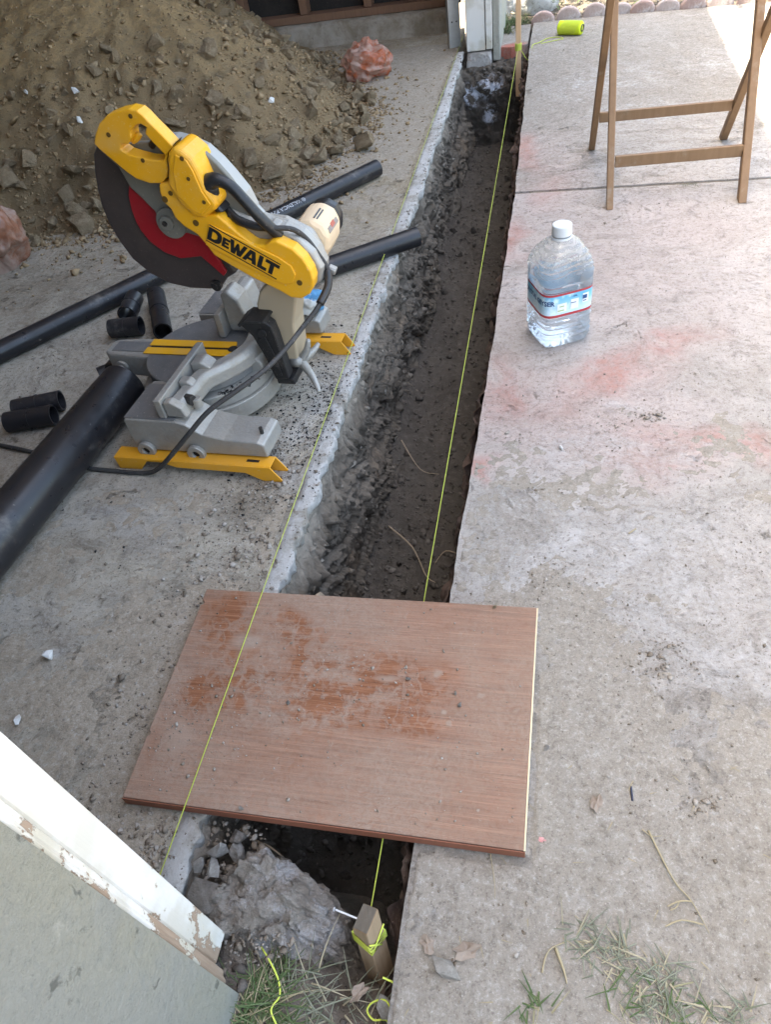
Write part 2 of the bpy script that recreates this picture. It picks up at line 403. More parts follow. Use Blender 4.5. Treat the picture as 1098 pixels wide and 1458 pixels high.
M_CLOD = mat_clod('dry clod', (.29, .212, .13), (.39, .295, .19), (.45, .35, .235))
M_STONE = mat_clod('pale rubble', (.33, .30, .265), (.43, .40, .365), (.51, .49, .46))
M_DAMP = mat_clod('damp clod', (.085, .073, .062), (.12, .105, .09), (.155, .135, .115))
M_CRP = mat_crumb('pile crumbs', [(.22, .153, .085), (.30, .212, .122), (.36, .265, .16)])
M_CRF = mat_crumb('floor grit', [(.16, .13, .10), (.25, .21, .17), (.36, .325, .285)])
M_CRT = mat_crumb('trench crumbs', [(.085, .073, .062), (.115, .10, .086), (.16, .14, .12)])
M_CRW = mat_crumb('face chips', [(.13, .108, .085), (.20, .17, .138), (.32, .28, .23)])
M_CRR = mat_crumb('red face chips', [(.12, .08, .062), (.19, .13, .105), (.26, .20, .165)])
M_BLKCHIP = simple('black plastic shavings', (.012, .012, .013), .6)

# ------------------------------------------------------------------ ground, slabs
def quads(name, rects, mat, **kw):
    bm = bmesh.new()
    for x0, x1, y0, y1, z in rects:
        bm.faces.new([bm.verts.new(p) for p in ((x0, y0, z), (x1, y0, z), (x1, y1, z), (x0, y1, z))])
    return bm_ob(name, bm, mat, **kw)
quads('ground', [(-90, -.75, -90, 90, -.075), (-.05, 90, -90, 90, -.075), (-.75, -.05, -90, -.45, -.075), (-.75, -.05, 4.5, 90, -.075)], M_EARTH, kind='structure')
# garage floor: a thick slab with a slightly uneven edge along the trench
def slab(name, outline, z0, z1, mat):
    bm = bmesh.new(); prism(bm, outline, z0, z1, 'z'); return bm_ob(name, bm, mat, kind='structure')
slab('garage_floor', [(-6, -3.2), (-.53, -3.2), (-.518, .2)] + [(-.518 + .003 * noise.noise(Vector((0, y * 9, 4))), y) for y in np.linspace(.21, 4.3, 120)] + [(-.53, 4.78), (-6, 4.78)], -.10, 0.0, M_FLOOR)
def edge_x(y):
    base = np.interp(y, [-2, .18, .77, 1.5, 2.54, 4.4], [-.166, -.163, -.160, -.142, -.130, -.146])
    return float(base) + .004 * noise.noise(Vector((3, y * 7, 0))) + .0025 * noise.noise(Vector((9, y * 30, 0)))
JY = 2.507
ly = np.linspace(-.4, JY - .007, 150); fy = np.linspace(JY + .007, 4.36, 110)
slab('patio_slab', [(4.2, JY - .024), (4.2, -3.2), (-.16, -3.2)] + [(edge_x(y), y) for y in ly], -.085, 0.0, M_PATIO)
slab('patio_slab', [(4.2, JY - .010), (4.2, 4.60), (1.2, 4.61), (.6, 4.655), (.2, 4.71)] + [(-.14, 4.715)] + [(edge_x(y), y) for y in fy[::-1]], -.085, 0.002, M_PATIO)
slab('patio_slab', [(-.155, 4.715), (-.33, 4.72), (-.33, 4.36), (-.30, 4.32), (-.24, 4.30), (-.20, 4.315), (-.158, 4.33)], -.085, -.002, None).data.materials.append(M_PATIO)
bm = bmesh.new()                                     # soil packed in the joint
for i in range(90):
    x = -.13 + i * .048
    y = JY + (-.004 - .004 * (x + .13)); z = -.003 + .004 * noise.noise(Vector((x * 20, 3, 0)))
    box(bm, x, x + .048, y - .012, y + .012, -.05, z)
bm_ob('joint_soil', bm, M_EARTH, kind='structure')

# ------------------------------------------------------------------ trench
def wallgrid(name, fn, us, vs_, mat, flip=False):
    V = [fn(u, v) for u in us for v in vs_]
    F = grid_faces(len(us), len(vs_))
    if flip: F = F[:, ::-1]
    return link(name, arr_mesh(name, V, F), mat, smooth=False, kind='structure')
def saw_(t): return t - math.floor(t)
def lw(y, v):
    z = -.012 - .45 * v
    k = min(1, v * 5 + .12)
    wv = noise.noise_vector(Vector((3, y * 5, z * 7))) * .10
    y2, z2 = y + wv.y, z + wv.z
    d = .034 * fbm(Vector((0, y * 2.8, z * 3.6)), 4)
    d += .022 * saw_(2.6 * noise.noise(Vector((2, y2 * 4.2, z2 * 5.2))) + z2 * 5.0 + y2 * 1.1) - .011
    d += .014 * saw_(3.4 * noise.noise(Vector((8, y2 * 13, z2 * 14))) - z2 * 9.0) - .007
    vo = noise.voronoi(Vector((5, y2 * 26, z2 * 30)))[0]; d += .010 * (vo[1] - vo[0])
    d += .007 * fbm(Vector((1, y * 34, z * 34)), 4) + .003 * noise.noise(Vector((1, y * 150, z * 150)))
    return (-.490 + .030 * v + d * k, y + .012 * noise.noise(Vector((7, y * 11, z * 15))) * k, z)
wallgrid('trench_wall', lw, np.linspace(.22, 4.22, 1300), np.linspace(0, 1, 80), M_TWALL)
def rw(y, v):
    z = -.03 - .43 * v; d = .022 * fbm(Vector((4, y * 4, z * 6)), 4) + .014 * fbm(Vector((9, y * 18, z * 22)), 3)
    return (edge_x(y) - .004 - abs(d) * 1.2 - .010 * v + .006 * fbm(Vector((9, y * 40, z * 40)), 3) + .010 * fbm(Vector((2, y * 2, 1)), 2), y, z)
wallgrid('trench_wall', rw, np.linspace(.10, 4.3, 800), np.linspace(0, 1, 40), M_RWALL, True)
def tf(x, y):
    e = min((x + .50), (-.13 - x)); side = max(0, .06 - e)
    return (x, y, -.425 + .016 * fbm(Vector((x * 9, y * 6, 0)), 4) + .006 * fbm(Vector((x * 45, y * 45, 3)), 3) + .9 * side)
us = np.linspace(.2, 4.3, 420); vs2 = np.linspace(-.53, -.11, 44)
link('trench_floor', arr_mesh('trench_floor', [tf(x, y) for y in us for x in vs2], grid_faces(len(us), len(vs2))[:, ::-1]), M_TRENCHF, smooth=True, kind='structure')
def ew(x, v):                                        # far end: loose top, limed face
    prof_y = np.interp(v, [0, .35, .45, 1], [4.40, 4.20, 4.16, 4.20]); prof_z = np.interp(v, [0, .35, .45, 1], [-.035, -.085, -.13, -.46])
    n = fbm(Vector((x * 12, 3, v * 7)), 4) * .022 + fbm(Vector((x * 40, 3, v * 20)), 3) * .008
    return (x, float(prof_y) - n, float(prof_z) + n * .9)
wallgrid('trench_wall', ew, np.linspace(-.52, -.12, 60), np.linspace(0, 1, 70), M_EWALL)
def ns(x, y):                                        # near end: soil slope
    sh = .055 * max(0.0, min(1.0, (-.235 - x) / .07)) + .075 * max(0.0, min(1.0, (-.375 - x) / .05))
    z = float(np.interp(y - sh, [-.5, .06, .12, .18, .30, .36], [-.05, -.035, -.04, -.10, -.40, -.45]))
    return (x, y, z + .016 * fbm(Vector((x * 11, y * 11, 8)), 4) + .006 * fbm(Vector((x * 50, y * 50, 8)), 3))
us = np.linspace(-.5, .36, 150); vs2 = np.linspace(-.56, -.12, 80)
link('soil_slope', arr_mesh('soil_slope', [ns(x, y) for y in us for x in vs2], grid_faces(len(us), len(vs2))[:, ::-1]), mat_soil('soil at the trench head', (.14, .115, .095), (.19, .16, .13), (.25, .215, .175)), smooth=True, kind='structure')
# lime plaster strip on the cut edge of the floor
def sx(y):
    b = -.482 + .009 * fbm(Vector((1, y * 2.2, 0)), 3) + .010 * fbm(Vector((5, y * 14, 0)), 3) - .03 * max(0, noise.noise(Vector((8, y * 5, 0))) - .30) - .022 * max(0, noise.noise(Vector((8, y * 23, 0))) - .38) + .005 * noise.noise(Vector((5, y * 48, 0))) + .0028 * noise.noise(Vector((5, y * 130, 0)))
    if y > 2: b += .014 * min(1, (y - 2) * 1.5)
    if y > 3.2: b -= .016 * min(1, (y - 3.2))
    return b
ys = np.linspace(.19, 4.30, 1500)
V = []
for y in ys:
    x1 = sx(y); x0 = -.5225 + .010 * fbm(Vector((2, y * 12, 7)), 3); z = .0022
    for f, dz in ((0, -.006), (.06, -.0012), (.35, 0), (.7, 0), (.985, 0)):
        V.append((x0 + (x1 - x0) * f, y, z + dz + .0016 * noise.noise(Vector((f * 4, y * 26, 2))) + .0012 * noise.noise(Vector((f * 9, y * 90, 2)))))
    for dz, dx in ((-.004, 0), (-.014, .0), (-.026, -.003), (-.040, -.022)):
        V.append((x1 + dx + .006 * noise.noise(Vector((dz * 90, y * 60, 5))), y, z + dz + .004 * noise.noise(Vector((dz * 50, y * 40, 1)))))
link('plaster_strip', arr_mesh('plaster_strip', V, grid_faces(len(ys), 9)), M_STRIP, smooth=False, kind='structure')

# ------------------------------------------------------------------ the garage
M_WOOD = NT('old framing lumber', .85, .2)
_t = M_WOOD; _p = _t.sc(14, 14, 1.2); _n = _t.noise(6, 6, .65, _p)
_t.col(_t.mix(_n, (.13, .068, .042), (.25, .145, .095))); _t.bump(_n, .5, .004); M_WOOD = _t.m
M_FELT = simple('black building paper', (.030, .026, .024), .9, .15, var=.4, nsc=6, dust=.25, dustc=(.10, .085, .07))
def mat_curb():
    t = NT('old concrete curb', .95, .15); p = t.warp(6, .1); n = t.noise(7, 8, .7, p)
    c = t.mix(t.step(n, .35, .65), (.20, .16, .115), (.34, .30, .25)); c = t.mix(t.step(t.noise(40, 6, .7), .6, .7, 0, .7), c, (.16, .13, .10))
    t.col(c); t.bump(n, .8, .02); return t.m
M_CURB = mat_curb()
back = thing('back_wall', 'unfinished garage back wall of dark studs and black paper on a concrete curb', 'wall', (-3.2, 4.8, 0))
bm = bmesh.new()
X = np.linspace(-2.9, 2.60, 200); V = []
for x in X:
    for a, b in ((-.10, -.01), (-.07, .02), (-.062, .085), (-.045, .105), (.20, .108)):
        V.append((x, a + .012 * fbm(Vector((x * 5, a * 9, b * 9)), 3), b + .006 * fbm(Vector((x * 8, 4, b * 9)), 3)))
o = link('curb', arr_mesh('curb', V, grid_faces(len(X), 5)), M_CURB, back, smooth=True)
bm.free(); bm = bmesh.new(); box(bm, -2.9, 2.60, .0, .09, .108, .146); bm_ob('sill_plate', bm, M_WOOD, back, bevel=.003)
bm = bmesh.new(); box(bm, -2.9, 2.64, .104, .135, .10, 3.04); bm_ob('building_paper', bm, M_FELT, back)
for i, x in enumerate([-1.85, -1.47, -1.083, -.69] + [-1.85 - .4 * k for k in range(1, 9)]):
    bm = bmesh.new(); box(bm, x + 3.2 - .022, x + 3.2 + .022, .012, .10, .148, 3.04); bm_ob('stud', bm, M_WOOD, back, bevel=.003)
# side and rear walls and the roof stand outside the picture and shade it
M_STUCCO = None
def mat_stucco():
    t = NT('grey-green stucco', .92, .2); p = t.warp(20, .02); n = t.noise(55, 7, .7, p)
    c = t.mix(t.noise(4, 5), (.43, .425, .37), (.50, .495, .44)); c = t.mix(t.step(t.noise(16, 6, .6, p), .66, .72), c, (.62, .61, .55))
    ys_ = t.mul(t.step(t.xyz()[1], .02, .12), t.step(t.noise(7, 6, .7, p), .35, .6)); c = t.mix(t.mul(ys_, .8), c, (.50, .475, .37))
    pit = t.step(t.noise(30, 6, .62, t.sc(1, 1, .5, t.warp(14, .05))), .60, .68); c = t.mix(t.mul(pit, .75), c, (.17, .17, .145))  # dents darkened in the colour to carry their shade
    g2 = t.noise(140, 6, .8); c = t.mix(t.step(g2, .5, .68, 0, .4), c, (.24, .24, .21)); c = t.mix(t.step(g2, .45, .32, 0, .3), c, (.56, .56, .52))
    t.col(c); b = t.bump(t.noise(34, 9, .80, p), 1.0, .02); b = t.bump(t.inv(pit), .6, .006, b); t.bump(g2, .5, .004, b); return t.m
M_STUCCO = mat_stucco()
def mat_peel(k=0.0, cream=.45):
    t = NT('peeling white paint', .55, .35); x = t.xyz(); p = t.warp(30, .02)
    n = t.noise(22, 8, .68, t.sc(1, 1, .38, p)); low = t.step(x[2], .40, .0)
    ed = t.step(x[1], .022, .002)                       # near the moulding edge
    th = t.math('ADD', t.mul(low, .115), k)
    v = t.math('ADD', n, th); bare = t.step(v, .665, .685)
    grain = t.noise(30, 6, .6, t.sc(10, 10, .8))
    wood = t.mix(grain, (.22, .15, .10), (.40, .31, .235))
    c = t.mix(t.step(t.noise(9, 6), .44, .62, 0, cream), (.68, .67, .64), (.50, .47, .39))
    rim = t.mul(t.step(v, .630, .665), t.inv(bare)); c = t.mix(t.mul(rim, .5), c, (.62, .58, .48))
    t.col(t.mix(bare, c, wood)); t.rough(t.step(bare, 0, 1, .5, .9)); b = t.bump(t.inv(bare), .6, .003); t.bump(grain, .15, .002, b); return t.m
M_PEEL = mat_peel(.022, .65); M_PEELM = mat_peel(.115, 1.0); M_PEELP = mat_peel(-.085, .8)
nw = thing('stucco_wall', 'grey-green stucco wall end with peeling white wooden trim beside the trench', 'wall', (-.45, .007, 0))
bm = bmesh.new(); box(bm, -.06, .082, -3.1, .122, -.075, 3.05); bm_ob('stucco', bm, M_STUCCO, nw)
bm = bmesh.new(); box(bm, -.075, .056, .1415, .181, .012, 2.1); o = bm_ob('door_trim', bm, M_PEEL, nw, bevel=.004)
bm = bmesh.new(); prism(bm, [(-.01, .1215), (.072, .1225), (.074, .128), (.068, .133), (.066, .139), (.060, .1413), (-.01, .1413)], .008, 2.1, 'z'); bm_ob('trim_moulding', bm, M_PEELM, nw, bevel=.002)
bm = bmesh.new(); bm.verts.ensure_lookup_table()
bm.free()
M_ROOFB = simple('roof boards', (.40, .33, .26), .9); M_SHING = simple('roof shingles', (.10, .095, .09), .95)
rf = thing('garage_roof', 'low garage roof over the dirt pile and saw', 'roof', (0, 0, 3.05))
bm = bmesh.new(); prism(bm, [(-5.2, -3.5), (-.285, -3.5), (-.245, 5.02), (-5.2, 5.02)], 0, .05, 'z'); bm_ob('deck', bm, M_ROOFB, rf)
bm = bmesh.new(); prism(bm, [(-5.23, -3.53), (-.262, -3.53), (-.222, 5.05), (-5.23, 5.05)], .052, .07, 'z'); bm_ob('shingles', bm, M_SHING, rf)
bm = bmesh.new(); box(bm, -.53, -.38, .20, 4.25, 2.86, 3.046); tag(bm_ob('door_header', bm, M_WOOD), 'heavy timber header above the open side of the garage', 'beam')
for nm, b in (('side_wall', (-5.15, -5.0, -3.1, 4.8, 0, 3.046)), ('front_wall', (-5.0, -.52, -3.1, -2.95, 0, 3.046))):
    bm = bmesh.new(); box(bm, *b); tag(bm_ob(nm, bm, M_ROOFB), 'unseen garage %s in light boards that bounce light' % nm.replace('_', ' '), 'wall')  # unseen walls given light boards to bounce light inside
# far corner: painted post, stucco return, concrete footing, steel stud
ps = thing('corner_post', 'white painted wooden corner post with cracked peeling paint at the far end of the trench', 'post', (-.40, 4.32, 0))
bm = bmesh.new(); box(bm, -.066, .030, -.05, .05, .004, 3.05); bm_ob('post', bm, M_PEELP, ps, bevel=.004)
bm = bmesh.new(); box(bm, .034, .066, -.056, .05, .008, 3.05); bm_ob('casing', bm, M_PEELP, ps, bevel=.003)
bm = bmesh.new(); box(bm, .068, .105, -.045, .50, -.05, 3.05); bm_ob('stucco', bm, M_STUCCO, ps, bevel=.006)
M_LIMEC = mat_soil('limed concrete', (.34, .31, .28), (.50, .48, .46), (.22, .19, .16))
bm = lump('footing', 5, None, 3, .10, 2.0); bmesh.ops.scale(bm, vec=(.075, .075, .075), verts=bm.verts)
for v in bm.verts:
    v.co = Vector((max(-.066, min(.062, v.co.x * 1.3)), max(-.05, min(.05, v.co.y)), max(-.07, min(.060, v.co.z * 1.2))))
    v.co += Vector((fbm(v.co * 30, 3), fbm(v.co * 30 + Vector((5, 0, 0)), 3), 0)) * .006
o = bm_ob('concrete_footing', bm, M_LIMEC); o.location = (-.40, 4.30, -.062); tag(o, 'small limed concrete block under the white corner post', 'footing')
M_GALV = simple('galvanised steel', (.42, .43, .44), .42, .5, .75, .25, 30, dust=.3)
st = thing('steel_stud', 'grey galvanised steel channel standing left of the white post', 'channel', (-.545, 4.40, 0), .35)
bm = bmesh.new()
prism(bm, [(-.03, -.02), (.03, -.02), (.03, .03), (.026, .03), (.026, -.016), (-.026, -.016), (-.026, .03), (-.03, .03)], 0.004, 2.40, 'z'); bm_ob('channel', bm, M_GALV, st)
for k in range(4):
    for sx_ in (-.012, .012):
        bm = bmesh.new(); cyl(bm, (sx_, -.0196, .12 + k * .2), (0, -1, 0), .004, .0012, 10); bm_ob('bolt_hole', bm, M_FELT, st)
# ------------------------------------------------------------------ dirt pile
FT = [(-6, 1.9), (-2.6, 2.12), (-1.9, 2.36), (-1.58, 2.40), (-1.45, 2.58), (-1.15, 2.62), (-1.0, 2.70), (-.93, 2.95), (-.84, 3.2), (-.85, 3.5), (-.98, 3.8), (-1.16, 4.2), (-1.34, 4.5), (-1.5, 4.9)]
FA = np.array(FT)
def pd(x, y):
    best = 9
    for (ax, ay), (bx, by) in zip(FT[:-1], FT[1:]):
        ex, ey = bx - ax, by - ay; t = max(0, min(1, ((x - ax) * ex + (y - ay) * ey) / (ex * ex + ey * ey)))
        best = min(best, math.hypot(x - ax - t * ex, y - ay - t * ey))
    # inside test: against polygon closed to the far left
    ins = False; poly = list(FT) + [(-6, 4.9)]
    for (x1, y1), (x2, y2) in zip(poly, poly[1:] + poly[:1]):
        if (y1 > y) != (y2 > y) and x < (x2 - x1) * (y - y1) / (y2 - y1) + x1: ins = not ins
    return best if ins else -best
def pile_h(x, y):
    d = pd(x, y) + .05 * noise.noise(Vector((x * 3.1, y * 3.1, 0)))
    if d <= 0: return d * .55
    h = .10 * (1 - math.exp(-d * 4)) + .60 * max(0, d - .08)
    h = 1.45 * math.tanh(h / 1.45)
    k = min(1, d * 5)
    h += k * (.045 * fbm(Vector((x * 2.1, y * 2.1, 1)), 5) + .018 * fbm(Vector((x * 9, y * 9, 2)), 4))
    gl = noise.noise(Vector((x * 1.8 + y * .9, x * .6, 6)))     # slumped gullies
    return h + k * .03 * gl
px_ = np.linspace(-4.4, -.78, 260); py_ = np.linspace(2.05, 4.78, 210)
HH = np.array([[pile_h(x, y) for y in py_] for x in px_])
V = np.stack([np.repeat(px_, len(py_)), np.tile(py_, len(px_)), HH.ravel()], -1)
F = grid_faces(len(px_), len(py_)); F = F[(HH.ravel()[F] > -.05).any(1)]
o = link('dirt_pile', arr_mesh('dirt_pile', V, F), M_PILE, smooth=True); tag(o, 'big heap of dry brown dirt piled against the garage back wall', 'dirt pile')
def ph(x, y):
    i = np.clip((x - px_[0]) / (px_[1] - px_[0]), 0, len(px_) - 1.001); j = np.clip((y - py_[0]) / (py_[1] - py_[0]), 0, len(py_) - 1.001)
    a, b = int(i), int(j); u, v = i - a, j - b
    return max(0.0, HH[a, b] * (1 - u) * (1 - v) + HH[a + 1, b] * u * (1 - v) + HH[a, b + 1] * (1 - u) * v + HH[a + 1, b + 1] * u * v)

# trodden dirt lying on the slabs: a thin uneven skin that comes and goes
M_SKIN = NT('trodden dirt skin', .97, .1); t = M_SKIN; p = t.warp(12, .05); c = t.mix(t.noise(9, 9, .75, p), (.255, .222, .182), (.345, .308, .262)); c, g1, g2 = grain(t, c, p, .9); t.col(c); t.bump(g2, .9, .006); M_SKIN = t.m
M_SKINF = NT('brown floor dirt skin', .97, .1); t = M_SKINF; p = t.warp(12, .05); c = t.mix(t.noise(9, 9, .75, p), (.29, .24, .18), (.40, .345, .275)); c, g1, g2 = grain(t, c, p, .9, (.115, .095, .072)); t.col(c); t.bump(g2, .9, .006); M_SKINF = t.m
def skin(x0, x1, y0, y1, res, bias, mat, z0):
    xs = np.arange(x0, x1, res); ys_ = np.arange(y0, y1, res); V = []
    for x in xs:
        for y in ys_:
            q = Vector((x, y, 0)); b = bias(x, y)
            h = b + .9 * noise.fractal(q * 7, .7, 2.1, 4) + .55 * noise.fractal(q * 38 + Vector((7, 3, 0)), .6, 2.2, 4)
            V.append((x, y, z0 + max(-.0035, .0021 * h)))
    V = np.array(V); F = grid_faces(len(xs), len(ys_)); F = F[(V[F][:, :, 2] > z0 - .0034).any(1)]
    link('trodden_dirt', arr_mesh('trodden_dirt', V, F), mat, smooth=False, kind='stuff')
def bias_p(x, y):
    if x < edge_x(y) + .006: return -6
    if .325 < y < .755 and x < .006: return -.4
    b = float(np.interp(y, [.1, .5, .75, 1.1, 1.4], [.75, .35, -.25, -.55, -.95])); b -= .9 * math.exp(-((x - .36) ** 2 / .05 + (y - .8) ** 2 / .05))
    return b + .5 * math.exp(-((x - .06) ** 2 / .006 + (y - .55) ** 2 / .06)) - .5 * math.exp(-((x + .1) ** 2 / .004 + (y - .2) ** 2 / .02))
skin(-.165, .72, .105, 1.36, .0042, bias_p, M_SKIN, .0005)
def bias_f(x, y):
    if x > -.533: return -6
    return -.30 + .75 * math.exp(-((x + .63) ** 2 / .012 + (y - .55) ** 2 / .10)) + .5 * math.exp(-((x + .6) ** 2 / .02 + (y - .28) ** 2 / .01)) - .3 * math.exp(-((x + .9) ** 2 / .05 + (y - .9) ** 2 / .05))
skin(-1.15, -.53, .16, 1.02, .0045, bias_f, M_SKINF, .0005)
def bias_b(x, y):
    if x > -.533: return -6
    return float(np.interp(y, [1.8, 2.4, 3.0, 4.5], [-1.1, -.5, .1, .3])) + .5 * math.exp(-abs(pd(x, y)) * 4) if pd(x, y) < .05 else -6
skin(-2.3, -.53, 1.85, 4.5, .010, bias_b, M_SKINF, .0005)
# ------------------------------------------------------------------ rocks and grit
_b = bmesh.new(); _q = random.Random(3)
for _i in range(10): _b.verts.new(Vector((_q.gauss(0, 1), _q.gauss(0, 1), _q.gauss(0, 1))).normalized() * _q.uniform(.75, 1.1))
bmesh.ops.convex_hull(_b, input=_b.verts); bmesh.ops.delete(_b, geom=[v for v in _b.verts if not v.link_faces], context='VERTS'); bmesh.ops.triangulate(_b, faces=_b.faces); _b.verts.index_update()
HUV = np.array([v.co[:] for v in _b.verts]); HUF = np.array([[v.index for v in f.verts] for f in _b.faces]); _b.free()   # an angular chip
CL = [rock_mesh('clod', 40 + i, M_CLOD, k=11 + i) for i in range(8)]
def put_rock(name, me, loc, s, rot, label, cat, group=None):
    o = bpy.data.objects.new(name, me); COL.objects.link(o); o.location = loc; o.rotation_euler = rot
    o.scale = (s, s * rnd.uniform(.8, 1.1), s * rnd.uniform(.65, .95)); tag(o, label, cat, group); return o
# clods at the foot of the heap: densest near its edge
n = 0; spots = []
while n < 285:
    x, y = rnd.uniform(-2.6, -.80), rnd.uniform(2.1, 4.5)
    d = pd(x, y)
    if d < -.05 or d > .62 or rnd.random() > math.exp(-max(0, d) * 2.2) or (x < -2.0 and y > 3.4): continue
    s = min(.07, .018 + .014 * rnd.expovariate(1.0))
    if d > .45: s *= .8
    if any((x - a) ** 2 + (y - b) ** 2 < (.8 * (s + c)) ** 2 for a, b, c in spots): continue
    spots.append((x, y, s)); n += 1
    put_rock('dirt_clod', CL[n % 8], (x, y, ph(x, y) + s * .28), s, (rnd.uniform(0, 6), rnd.uniform(-.5, .5), rnd.uniform(0, 6)),
             'loose clod of dry brown dirt on the foot of the dirt pile', 'clod', 'clods on the foot of the dirt pile')
for px, py, s, lab in ((-.77, 3.02, .062, 'pointed brown rock standing alone at the right foot of the dirt pile'), (-.88, 2.98, .045, 'small squarish brown rock left of the pointed rock'),
                       (-1.0, 2.94, .055, 'flat grey-brown rock at the dirt pile foot near the black pipe'), (-.86, 3.62, .045, 'brown rock below the orange plastic bag')):
    put_rock('rock', CL[int(s * 1000) % 8], (px, py, s * .55), s, (.2, -.15, px * 9), lab, 'rock')
for x, y, s, lab in ((-1.221, 2.935, .055, 'largest half-buried clod high on the right flank of the dirt pile'), (-1.331, 2.952, .045, 'half-buried clod just left of the largest clod on the dirt pile'), (-2.014, 2.616, .05, 'tall upright grey-brown clod at the left side of the dirt pile'), (-1.858, 2.712, .04, 'brown clod left of the saw handle on the dirt pile'),
                     (-1.861, 2.538, .045, 'brown clod at the pile foot left of the saw guard'), (-1.803, 2.465, .05, 'wide low clod at the very foot of the pile above the pink bag'), (-2.10, 2.555, .055, 'big rounded clod at the left picture edge above the pink bag'), (-1.764, 3.069, .045, 'upright clod in the smooth upper face of the dirt pile'), (-1.05, 3.007, .04, 'squarish clod on the right slope of the dirt pile above the black pipe')):
    put_rock('dirt_clod', CL[int(s * 1000 + x * 10) % 8], (x, y, ph(x, y) + s * .15), s, (.4, x, y * 7), lab, 'clod')
M_PLAST = simple('white plaster chip', (.62, .61, .59), .9, bump=.5)
PLC = [rock_mesh('plaster_chip', 200 + i, M_PLAST, k=9 + i) for i in range(2)]
for i, (x, y, s, lab) in enumerate(((-1.876, 2.881, .020, 'white plaster chip highest on the dirt pile, left of the saw handle'), (-1.827, 2.758, .022, 'white plaster chip just above the saw handle on the dirt pile'), (-1.164, 3.142, .020, 'white plaster chip on the right slope of the dirt pile'), (-2.08, 2.865, .014, 'small white plaster chip far left on the dirt pile'))):
    put_rock('plaster_chip', PLC[i % 2], (x, y, ph(x, y) + .008), s, (i, .3, i * 2), lab, 'plaster chip')
g = np.random.default_rng(5)
def scatter(n, x0, x1, y0, y1, test):
    out = []
    while len(out) < n:
        P = np.stack([g.uniform(x0, x1, n * 2), g.uniform(y0, y1, n * 2)], -1)
        for p in P:
            if test(p[0], p[1]): out.append(p)
            if len(out) >= n: break
    return out
def on_pile(x, y):
    d = pd(x, y); return -.10 < d < 1.6 and g.random() < (.25 + math.exp(-abs(d) * 4.0))
P = scatter(15000, -3.2, -.66, 2.1, 4.6, on_pile)
crumbs('pile_crumbs', [(x, y, ph(x, y)) for x, y in P[:11000]], np.minimum(.012, .0022 + .0028 * g.exponential(1, 11000)), 2, M_CRP, sink=.75)
Q = P[11000:14200]; crumbs('pile_crumbs', [(x, y, ph(x, y)) for x, y in Q if pd(x, y) < .75], np.minimum(.026, .005 + .005 * g.exponential(1, sum(pd(x, y) < .75 for x, y in Q))), 32, M_CRP, base=(HUV, HUF), sink=.6)
def near_pile(x, y):
    d = -pd(x, y); return 0 < d < .6 and g.random() < math.exp(-d * 7)
P = scatter(1600, -2.6, -.55, 1.8, 4.6, near_pile)
crumbs('floor_crumbs', [(x, y, 0) for x, y in P], np.minimum(.016, .0025 + .003 * g.exponential(1, len(P))), 3, M_CRP, sink=.4)
# grit on the garage floor and patio
def in_floor(x, y):
    if .33 < y < .75 and x > -.63: return g.random() < 0
    return noise.noise(Vector((x * 4, y * 4, 1))) > -.25 or y > 2.2
P = scatter(4200, -1.9, -.53, .15, 4.3, in_floor)
crumbs('floor_grit', [(x, y, 0) for x, y in P], np.minimum(.0065, .0010 + .0009 * g.exponential(1, len(P))), 4, M_CRF, base=(OCV, OCF), sink=.3)
P = [(x, y) for x, y in scatter(900, -.75, -.53, .26, 1.2, lambda x, y: (x < -.635 or y > .76 or y < .33) and g.random() < math.exp(-abs(x + .60) * 14))]
crumbs('floor_grit', [(x, y, 0) for x, y in P], np.minimum(.008, .0012 + .0015 * g.exponential(1, len(P))), 14, M_CRF, sink=.3)
def in_pat(x, y):
    if x < edge_x(y) + .005 or (.33 < y < .75 and x < .004): return False
    return g.random() < (.9 if y < .8 else .35) * (.4 + .6 * (noise.noise(Vector((x * 5, y * 5, 9))) > 0))
P = scatter(2600, -.16, .75, .1, 1.4, in_pat) + scatter(1100, -.13, .8, 1.4, 4.6, in_pat)
crumbs('patio_grit', [(x, y, 0.001) for x, y in P], np.minimum(.0052, .0009 + .0007 * g.exponential(1, len(P))), 6, M_CRF, base=(OCV, OCF), sink=.35)
# dirt lumps smeared on the patio
for i, (x, y, n) in enumerate([(.224, 1.297, 60), (.138, 1.267, 25), (.184, .661, 50), (.20, .70, 30), (.014, .81, 30), (.02, .86, 25), (.24, .44, 40), (-.02, 1.05, 25), (-.06, 1.21, 15)]):
    P = g.normal(0, (.018, .010), (n, 2)) * (1 + .3 * (i % 3)) + (x, y)
    crumbs('patio_dirt', [(a, b, 0.001) for a, b in P], np.minimum(.007, .0012 + .0012 * g.exponential(1, n)), 60 + i, M_CRF, flat=.45)
P = [(sx(y) - abs(g.normal(0, .012)), y, .002) for y in g.uniform(.2, 4.25, 700)] + [(-.524 + g.normal(0, .008), y, .001) for y in g.uniform(.2, 4.25, 800)]
P = [p for p in P if not .33 < p[1] < .75]
crumbs('strip_grit', P, np.minimum(.006, .001 + .0012 * g.exponential(1, len(P))), 51, M_CRF, base=(HUV, HUF))
